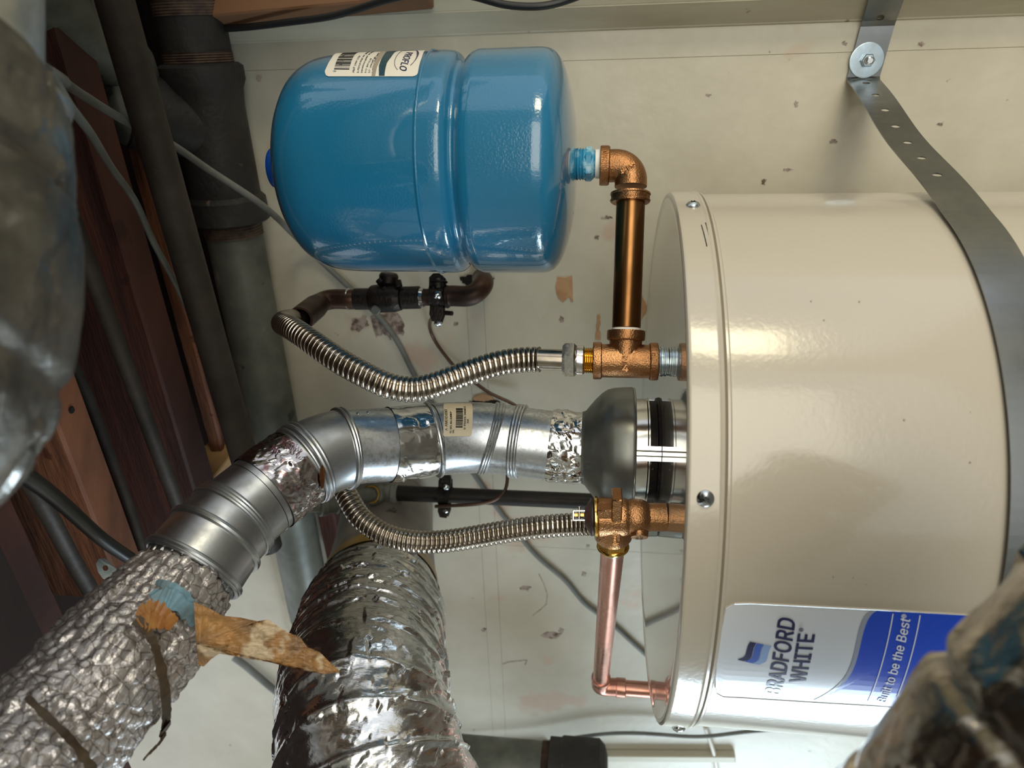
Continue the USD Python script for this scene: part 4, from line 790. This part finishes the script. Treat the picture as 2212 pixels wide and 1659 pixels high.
RV_.part('body', lathe(vp(1292), va, [(0, 0), (0, .0172), (.0010, .0180), (.022, .0176), (.026, .0165), (.0285, .0150), (.0285, 0)], 44), M_brass)
RV_.part('rim', lathe(vp(1284), va, [(0, 0), (0, .0178), (.0008, .0189), (.0026, .0189), (.0034, .018), (.0034, 0)], 48), M_brassb)
RV_.part('gasket', cyl(vp(1276), vp(1285), .0168, 40), M_rubber)
RV_.part('cap', lathe(vp(1263), va, [(0, 0), (0, .0078), (.006, .0172), (.0064, .0174), (.0068, .0165), (.0068, 0)], 44), M_redcap, 30, 'dark red-brown cone cap')
RV_.part('rib', obox(vp(1331, 1112, VY - .009), [va, unit(np.cross(UPZ, WN)), unit(np.cross(va, np.cross(UPZ, WN)))], [.0046, .0226, .0100], .001), M_brass)
RV_.part('hex_flat', obox(vp(1313, 1112, VY - .0120), [va, unit(np.cross(UPZ, WN)), unit(np.cross(va, np.cross(UPZ, WN)))], [.0100, .0090, .0062], .001), M_brass)
lv = [vp(1262, 1106), vp(1240, 1106)]; 
sl = unit(vp(1250, 1125) - vp(1250, 1100))
for o in (-.0042, .0042):
    RV_.part('lever_bracket', obox(vp(1251, 1112, VY - .004) + sl * o, [va, sl, np.cross(va, sl)], [.0058, .0008, .004], .0004), M_chrome, False)
RV_.part('lever_bracket', obox(vp(1238.5, 1112, VY - .004), [va, sl, np.cross(va, sl)], [.0009, .0048, .004], .0004), M_chrome, False)
RV_.part('lever_pin', cyl(vp(1251, 1094, VY - .006), vp(1251, 1124, VY - .006), .0014, 12), M_chrome)
RV_.part('test_lever', obox(vp(1250, 1112, VY - .0055), [va, sl, np.cross(va, sl)], [.0052, .0016, .0012], .0004), M_brassb, False)
# boss facing lower left with stamped mark
bn_ = unit(sl * .8 + WN * .6); bo = vp(1380, 1117) + bn_ * .0145
RV_.part('boss', lathe(bo, bn_, [(-.008, 0), (-.008, .0088), (.0034, .0080), (.0042, .0074), (.0042, 0)], 30), M_brass)
RV_.part('stamped_mark', cat(*[obox(bo + bn_ * .0043 + va * dx + sl * dy, [va, sl, np.cross(va, sl)], [.0013, .0004, .0006]) for dx in (-.0018, .0018) for dy in (-.0010, .0010)]), M_ink, False)
oc = vp(1325); od = unit(P(1316, 1300, .81) - P(1324, 1190, .655)); od = unit(sl * .75 + od * .6)
RV_.part('outlet', lathe(vp(1325), od, [(0, 0), (0, .0160), (.016, .0170), (.0215, .0172), (.0245, .0155), (.0245, 0)], 40), M_brass)
RV_.part('raised_lettering', flat_text('I', (1323, 1176), (1334, 1176), (1323, 1152), VY - .0165, .0016, 0), M_brass, 25)
oe = vp(1325) + od * .0245; RV_.part('outlet_nut', hexprism(oe - od * .001, oe + od * .008, .0150, 6, .1), M_brassb, False); RV_.part('outlet_ring', torus(oe + od * .0085, od, .0125, .0026, 44, 12), M_brassb)
DP = Thing('discharge_pipe', 'pink copper discharge pipe from the relief valve, turning down behind the heater', 'copper pipe', P(1300, 1480, 1.03))
p0 = oe + od * .006; p1 = P(1297, 1478, 1.03); du = unit(p1 - p0)
DP.part('pipe', cyl(p0, p1 - du * .012, .0111, 40), M_copper)
vtop = P(1300, 1482, 1.03); vdn = A([vtop[0], vtop[1], .06])
DP.part('solder_collar', cat(cyl(p0 + du * .000, p0 + du * .008, .0116, 40)), M_bead)
cn = P(1297, 1481, 1.03)
DP.part('elbow', sweep(spline([p1 - du * .03, p1 - du * .014, cn + du * .001 - UPZ * .002, cn - UPZ * .016 + du * .003, cn - UPZ * .03 + du * .003], .002), .0124, 36), M_copper, 40)
DP.part('elbow_hub', cyl(p1 - du * .034, p1 - du * .02, .0134, 36), M_copper); DP.part('elbow_hub', cyl(cn - UPZ * .022 + du * .003, cn - UPZ * .036 + du * .003, .0136, 36), M_copper)
DP.part('pipe', cyl(cn - UPZ * .022 + du * .003, A([cn[0] + du[0] * .003, cn[1] + du[1] * .003, .0]), .0111, 40), M_copper)

# black steel pipe behind the hood with galvanised fittings, second clamp
GY = 1.05
GP = Thing('steel_pipe', 'black steel pipe with galvanised tee behind the draft hood', 'steel pipe', P(1100, 1078, GY))
g0, g1 = P(858, 1065, GY), P(1330, 1084, GY)
GP.part('pipe', cyl(g0, A([g1[0], g1[1], .0]), .0118, 36), M_gas)
GP.part('tee', cat(cyl(P(812, 1065, GY), P(852, 1066, GY), .0150, 36), lathe(P(846, 1066, GY), g1 - g0, [(0, 0), (0, .0150), (.002, .0168), (.009, .0168), (.0105, .015), (.0105, 0)], 36)), M_galvp)
bd = unit(P(775, 1070, GY - .05) - P(815, 1066, GY))
GP.part('tee_branch', lathe(P(822, 1066, GY), bd, [(0, 0), (0, .0155), (.014, .0155), (.016, .0168), (.024, .0168), (.0255, .0155), (.0255, .0128), (.0255, 0)], 36), M_galvp)
GP.part('dope_ring', torus(P(822, 1066, GY) + bd * .0258, bd, .0122, .0016, 36, 8), M_yellow, 35, 'yellow pipe dope')
GP.part('nipple', cyl(P(822, 1066, GY) + bd * .02, P(700, 1086, GY - .075), .0112, 30), M_galvp)
GP.part('fitting', lathe(P(742, 1083, GY - .06), P(690, 1091, GY - .085) - P(742, 1083, GY - .06), [(0, 0), (0, .0150), (.004, .0165), (.011, .0165), (.013, .0148), (.026, .0148), (.028, .0165), (.036, .0165), (.038, .015), (.038, 0)], 36), M_galvp)
GP.part('nipple', cyl(P(700, 1089, GY - .08), P(640, 1091, GY - .10), .0112, 30), M_galvp)
ga = unit(g1 - g0); gu = unit(P(962, 1040, GY) - P(962, 1100, GY)); gu = unit(gu - ga * (gu @ ga)); gc = P(962, 1071, GY)
T2_, f2 = clamp('ground_clamp', 'black grounding clamp with two screws on the black steel pipe', gc, ga, gu, .0126, [(P(963, 1053, GY - .0135), unit(WN)), (P(962, 1104, GY - .006), unit(-gu * .7 + WN))])
T2_.part('lug', obox(P(962, 1036, GY - .004), [ga, gu, np.cross(ga, gu)], [.0085, .007, .006], .002), M_valve)
cable('ground_wire', 'copper ground wire looping from the lower clamp beside the steel pipe', [P(940, 1094, GY - .012), P(985, 1092, GY - .015), P(1030, 1089, GY - .015), P(1060, 1083, GY - .012), P(1085, 1068, GY - .008), P(1094, 1050, GY), P(1096, 1034, GY), P(1096, 1010, GY)], .0026, M_wire, 'wire')

# ================================================================== DRAIN PIPES ALONG THE CEILING
DO = .062
DR = Thing('drain_pipe', 'large grey galvanised drain pipe with black cast-iron tee at the ceiling', 'drain pipe', PW(500, 500, DO))
dl = lambda pts, o=DO: A([PW(x, y, o) for x, y in pts])
def lineclamp(pts): return dl(pts)
mA, mB = PW(395, 20, DO), PW(640, 1105, DO); mB[2] = mA[2] = (PW(505, 520, DO)[2] + PW(590, 900, DO)[2]) / 2
def dm(y): # point of the drain axis whose picture row is y
    ts = np.linspace(-.3, 1.4, 800); X = mA + ts[:, None] * (mB - mA) - CAM; rows = 829.5 + FPX * (X @ IY) / (X @ fwd); return CAM + X[np.argmin(np.abs(rows - y))]
DR.part('pipe', cyl(dm(440), dm(1330), .0370, 56), M_galvp, 35)
DR.part('pipe', cyl(dm(-80), dm(160), .0400, 56), M_iron, 35, 'black rusty pipe')
def thr(y0, y1, r, n):
    a, b = dm(y0), dm(y1); L = np.linalg.norm(b - a); return lathe(a, b - a, [(0, 0)] + threads(0, L, r, n, .0012) + [(L, 0)], 56)
DR.part('thread', thr(478, 506, .0385, 5), M_ironr, 20, 'rusty thread'); DR.part('thread', thr(2, 34, .0412, 5), M_ironr, 20); DR.part('thread', thr(112, 140, .0412, 5), M_ironr, 20)
a, b = dm(136), dm(478); L = np.linalg.norm(b - a)
DR.part('tee', lathe(a, b - a, [(0, 0), (0, .045), (.004, .0505), (.020, .0505), (.030, .046), (.05, .0440), (L - .036, .0440), (L - .030, .0495), (L - .002, .0505), (L, .048), (L, 0)], 56), M_iron, 40, 'black cast-iron tee')
bc = dm(285); bh = P(352, 255, .815); bdv = unit(bh - bc)
DR.part('branch_hub', lathe(bc, bdv, [(0, 0), (0, .040), (.055, .040), (.066, .0455), (.094, .0455), (.097, .042), (.097, .036), (.06, .035)], 56), M_iron, 40)
bp0 = bc + bdv * .075; bp1 = P(20, -90, .59)
single('branch_pipe', sweep(spline([bp0, bp0 + bdv * .03, P(270, 165, .775), P(190, 82, .71), P(90, -20, .64), bp1], .01), .037, 48), M_galvp, 'wide grey drain branch pipe rising to the upper left corner', 'drain pipe')
CD = Thing('conduit', 'dusty dark conduit running across in front of the drain tee', 'conduit', PZ(435, 700, CZ + .45))
cpts = [PZ(x, y, CZ + .445) for x, y in ((232, -20), (310, 200), (380, 440), (445, 700), (520, 970))]
cm = A(cpts).mean(0); cdv = unit(np.linalg.svd(A(cpts) - cm)[2][0]); CD.part('pipe', cyl(cm - cdv * .75, cm + cdv * .45 if cdv[0] < 0 else cm + cdv * .75, .0170, 32), M_conduit)
CD2 = [PZ(x, y, CZ + .505) for x, y in ((165, 500), (220, 650), (275, 800), (330, 950), (372, 1060))]
single('conduit', cyl(CD2[0] + (CD2[0] - CD2[-1]) * .6, CD2[-1] + (CD2[-1] - CD2[0]) * .35, .0085, 24), M_conduit, 'thin dusty conduit under the dark red joist', 'conduit')
HG = Thing('pipe_hanger', 'grey metal hanger tab with a hole beside the vent pipe', 'pipe hanger', P(240, 1235, .64))
hp = Polygon([(212, 1236), (207, 1218), (213, 1207), (226, 1206), (236, 1214), (250, 1228), (300, 1248), (300, 1270), (262, 1262), (238, 1258), (222, 1250)]).difference(Point(228, 1227).buffer(6))
mm = extr(hp, 1.0); mm.vertices = A([P(x, y, .62 + .002 * z + (x - 210) * .0004) for x, y, z in mm.vertices]); 
if mm.volume < 0: mm.invert()
HG.part('tab', mm, M_zinc, False)
# vertical drain at the bottom edge
BX = Thing('drain_pipe', 'grey upright drain pipe with black coupling at the bottom edge', 'drain pipe', [*P(1200, 1676, 1.25)[:2], 0])
bq = [*P(1200, 1676, 1.25)[:2], 0]; bz = lambda px: P(px, 1676, 1.25)[2]
BX.part('pipe', lathe(bq, UPZ, [(bz(1176), 0), (bz(1176), .054), (bz(860), .054), (bz(860), 0)], 56), M_galvp)
BX.part('thread', lathe(bq, UPZ, [(bz(1186), .05)] + threads(bz(1186), bz(1170), .0555, 5, .0015), 56), M_ironr, 20, 'rusty thread')
BX.part('coupling', lathe(bq, UPZ, [(bz(1312), 0), (bz(1312), .040), (bz(1306), .056), (bz(1294), .0655), (bz(1215), .0655), (bz(1210), .0625), (bz(1186), .0625), (bz(1184), .05)], 56), M_iron)
bx_, by_ = bq[0], bq[1]
BX.part('elbow', sweep(spline([[bx_, by_, bz(1240)], [bx_ - .012, by_, bz(1256)], [bx_ - .05, by_, bz(1270)], [bx_ - .14, by_, bz(1274)], [bx_ - .26, by_, bz(1280)], [bx_ - .33, by_, bz(1340)], [bx_ - .35, by_, bz(1460)], [bx_ - .35, by_, .0]], .01), .05, 48), M_iron)

# ================================================================== EARTHQUAKE STRAP
SW = .0186
B0 = wp(*(lambda q: (q[0], 0))(wl(PW(1872, 130))), .003)[:2]
Cc = A([HX, HY]); dv = B0 - Cc; dist = np.linalg.norm(dv); Rs = R + .0012
kb = wp(wl(PW(1862, 172))[0], 0, .0030)[:2]
dv = kb - Cc; dist = np.linalg.norm(dv); th = math.atan2(dv[1], dv[0]) - math.acos(Rs / dist)
tang = Cc + Rs * A([math.cos(th), math.sin(th)])
arcp = [Cc + Rs * A([math.cos(t), math.sin(t)]) for t in np.arange(th, th - 3.6, -.02)]
zB = PW(1872, 130)[2]; zK = PW(1862, 172)[2]; zA = ZS
def sag(u): return 0
mid = [kb + (tang - kb) * t + A([.45, -.9]) * (-.003 * math.sin(math.pi * t) + .0018 * math.sin(3 * math.pi * t)) for t in np.linspace(0, 1, 30)[1:-1]]
s_out = wp(wl(PW(1886, 46))[0], 0, .003)[:2]
bolt2 = kb
up1 = wp(wl(PW(1893, 52))[0], 0, .0052)[:2]; up2 = up1 + T2[:2] * .07
line2 = [up2 + (up1 - up2) * t for t in np.linspace(0, 1, 10)] + [up1 + (kb - up1) * t for t in np.linspace(0, 1, 24)[1:]] + mid + arcp
zz = [PW(1897, 40)[2] + .012] * 10
L1 = A(line2); sarc = np.r_[0, np.cumsum(np.linalg.norm(np.diff(L1, axis=0), axis=1))]
i1_, i2_, i3_ = 9, 32, 32 + len(mid)
zc = np.interp(np.arange(len(L1)), [0, i1_, i2_, i3_ + 1, len(L1) - 1], [zB + .006, zB - .004, zB + .002, zA, zA])
ST = Thing('heater_strap', 'perforated galvanised strap wrapping the heater and bolted to the wall', 'strap', [*kb, zB])
SL = sarc[-1]; shape = sbox(0, -SW, SL, SW)
sk = sarc[i2_]
for hx in np.arange(sk - .0805, sk + .30, .0450):
    if abs(hx + .009 - (sk - .026)) < .016: continue
    shape = shape.difference(Point(hx + .009, .000).buffer(.0043))
mm = cat(*[extr(shape.intersection(sbox(a, -1, a + .009, 1)), .0012) for a in np.arange(0, SL, .009)]); v = mm.vertices
xy = np.stack([np.interp(v[:, 0], sarc, L1[:, k]) for k in (0, 1)], 1); zz = np.interp(v[:, 0], sarc, zc)
tg = np.gradient(L1, axis=0); tg /= np.linalg.norm(tg, axis=1)[:, None]; nx = np.interp(v[:, 0], sarc, tg[:, 1]); ny = np.interp(v[:, 0], sarc, -tg[:, 0])
sgn = -1.0
mm.vertices = np.c_[xy[:, 0] + sgn * nx * v[:, 2], xy[:, 1] + sgn * ny * v[:, 2], zz + v[:, 1]]
if mm.volume < 0: mm.invert()
ST.part('band', mm, M_strap, 25)
wc = PW(1872, 130, .0048)
WS = Thing('wall_bolt', 'hex bolt with a wide round washer holding the strap to the wall', 'bolt', wc)
WS.part('washer', lathe(wc, WN, [(0, .005), (0, .0192), (.0006, .0196), (.0014, .0193), (.0016, .0186), (.0016, .006), (.0012, .005)], 48), M_zinc)
WS.part('nut', hexprism(wc + WN * .0014, wc + WN * .0075, .0078, 6, .15), M_zinc, False)
WS.part('bolt_end', lathe(wc, WN, [(.006, 0), (.006, .0045)] + threads(.0062, .0125, .0044, 4, .0005) + [(.0135, .003), (.0135, 0)], 20), M_bead)
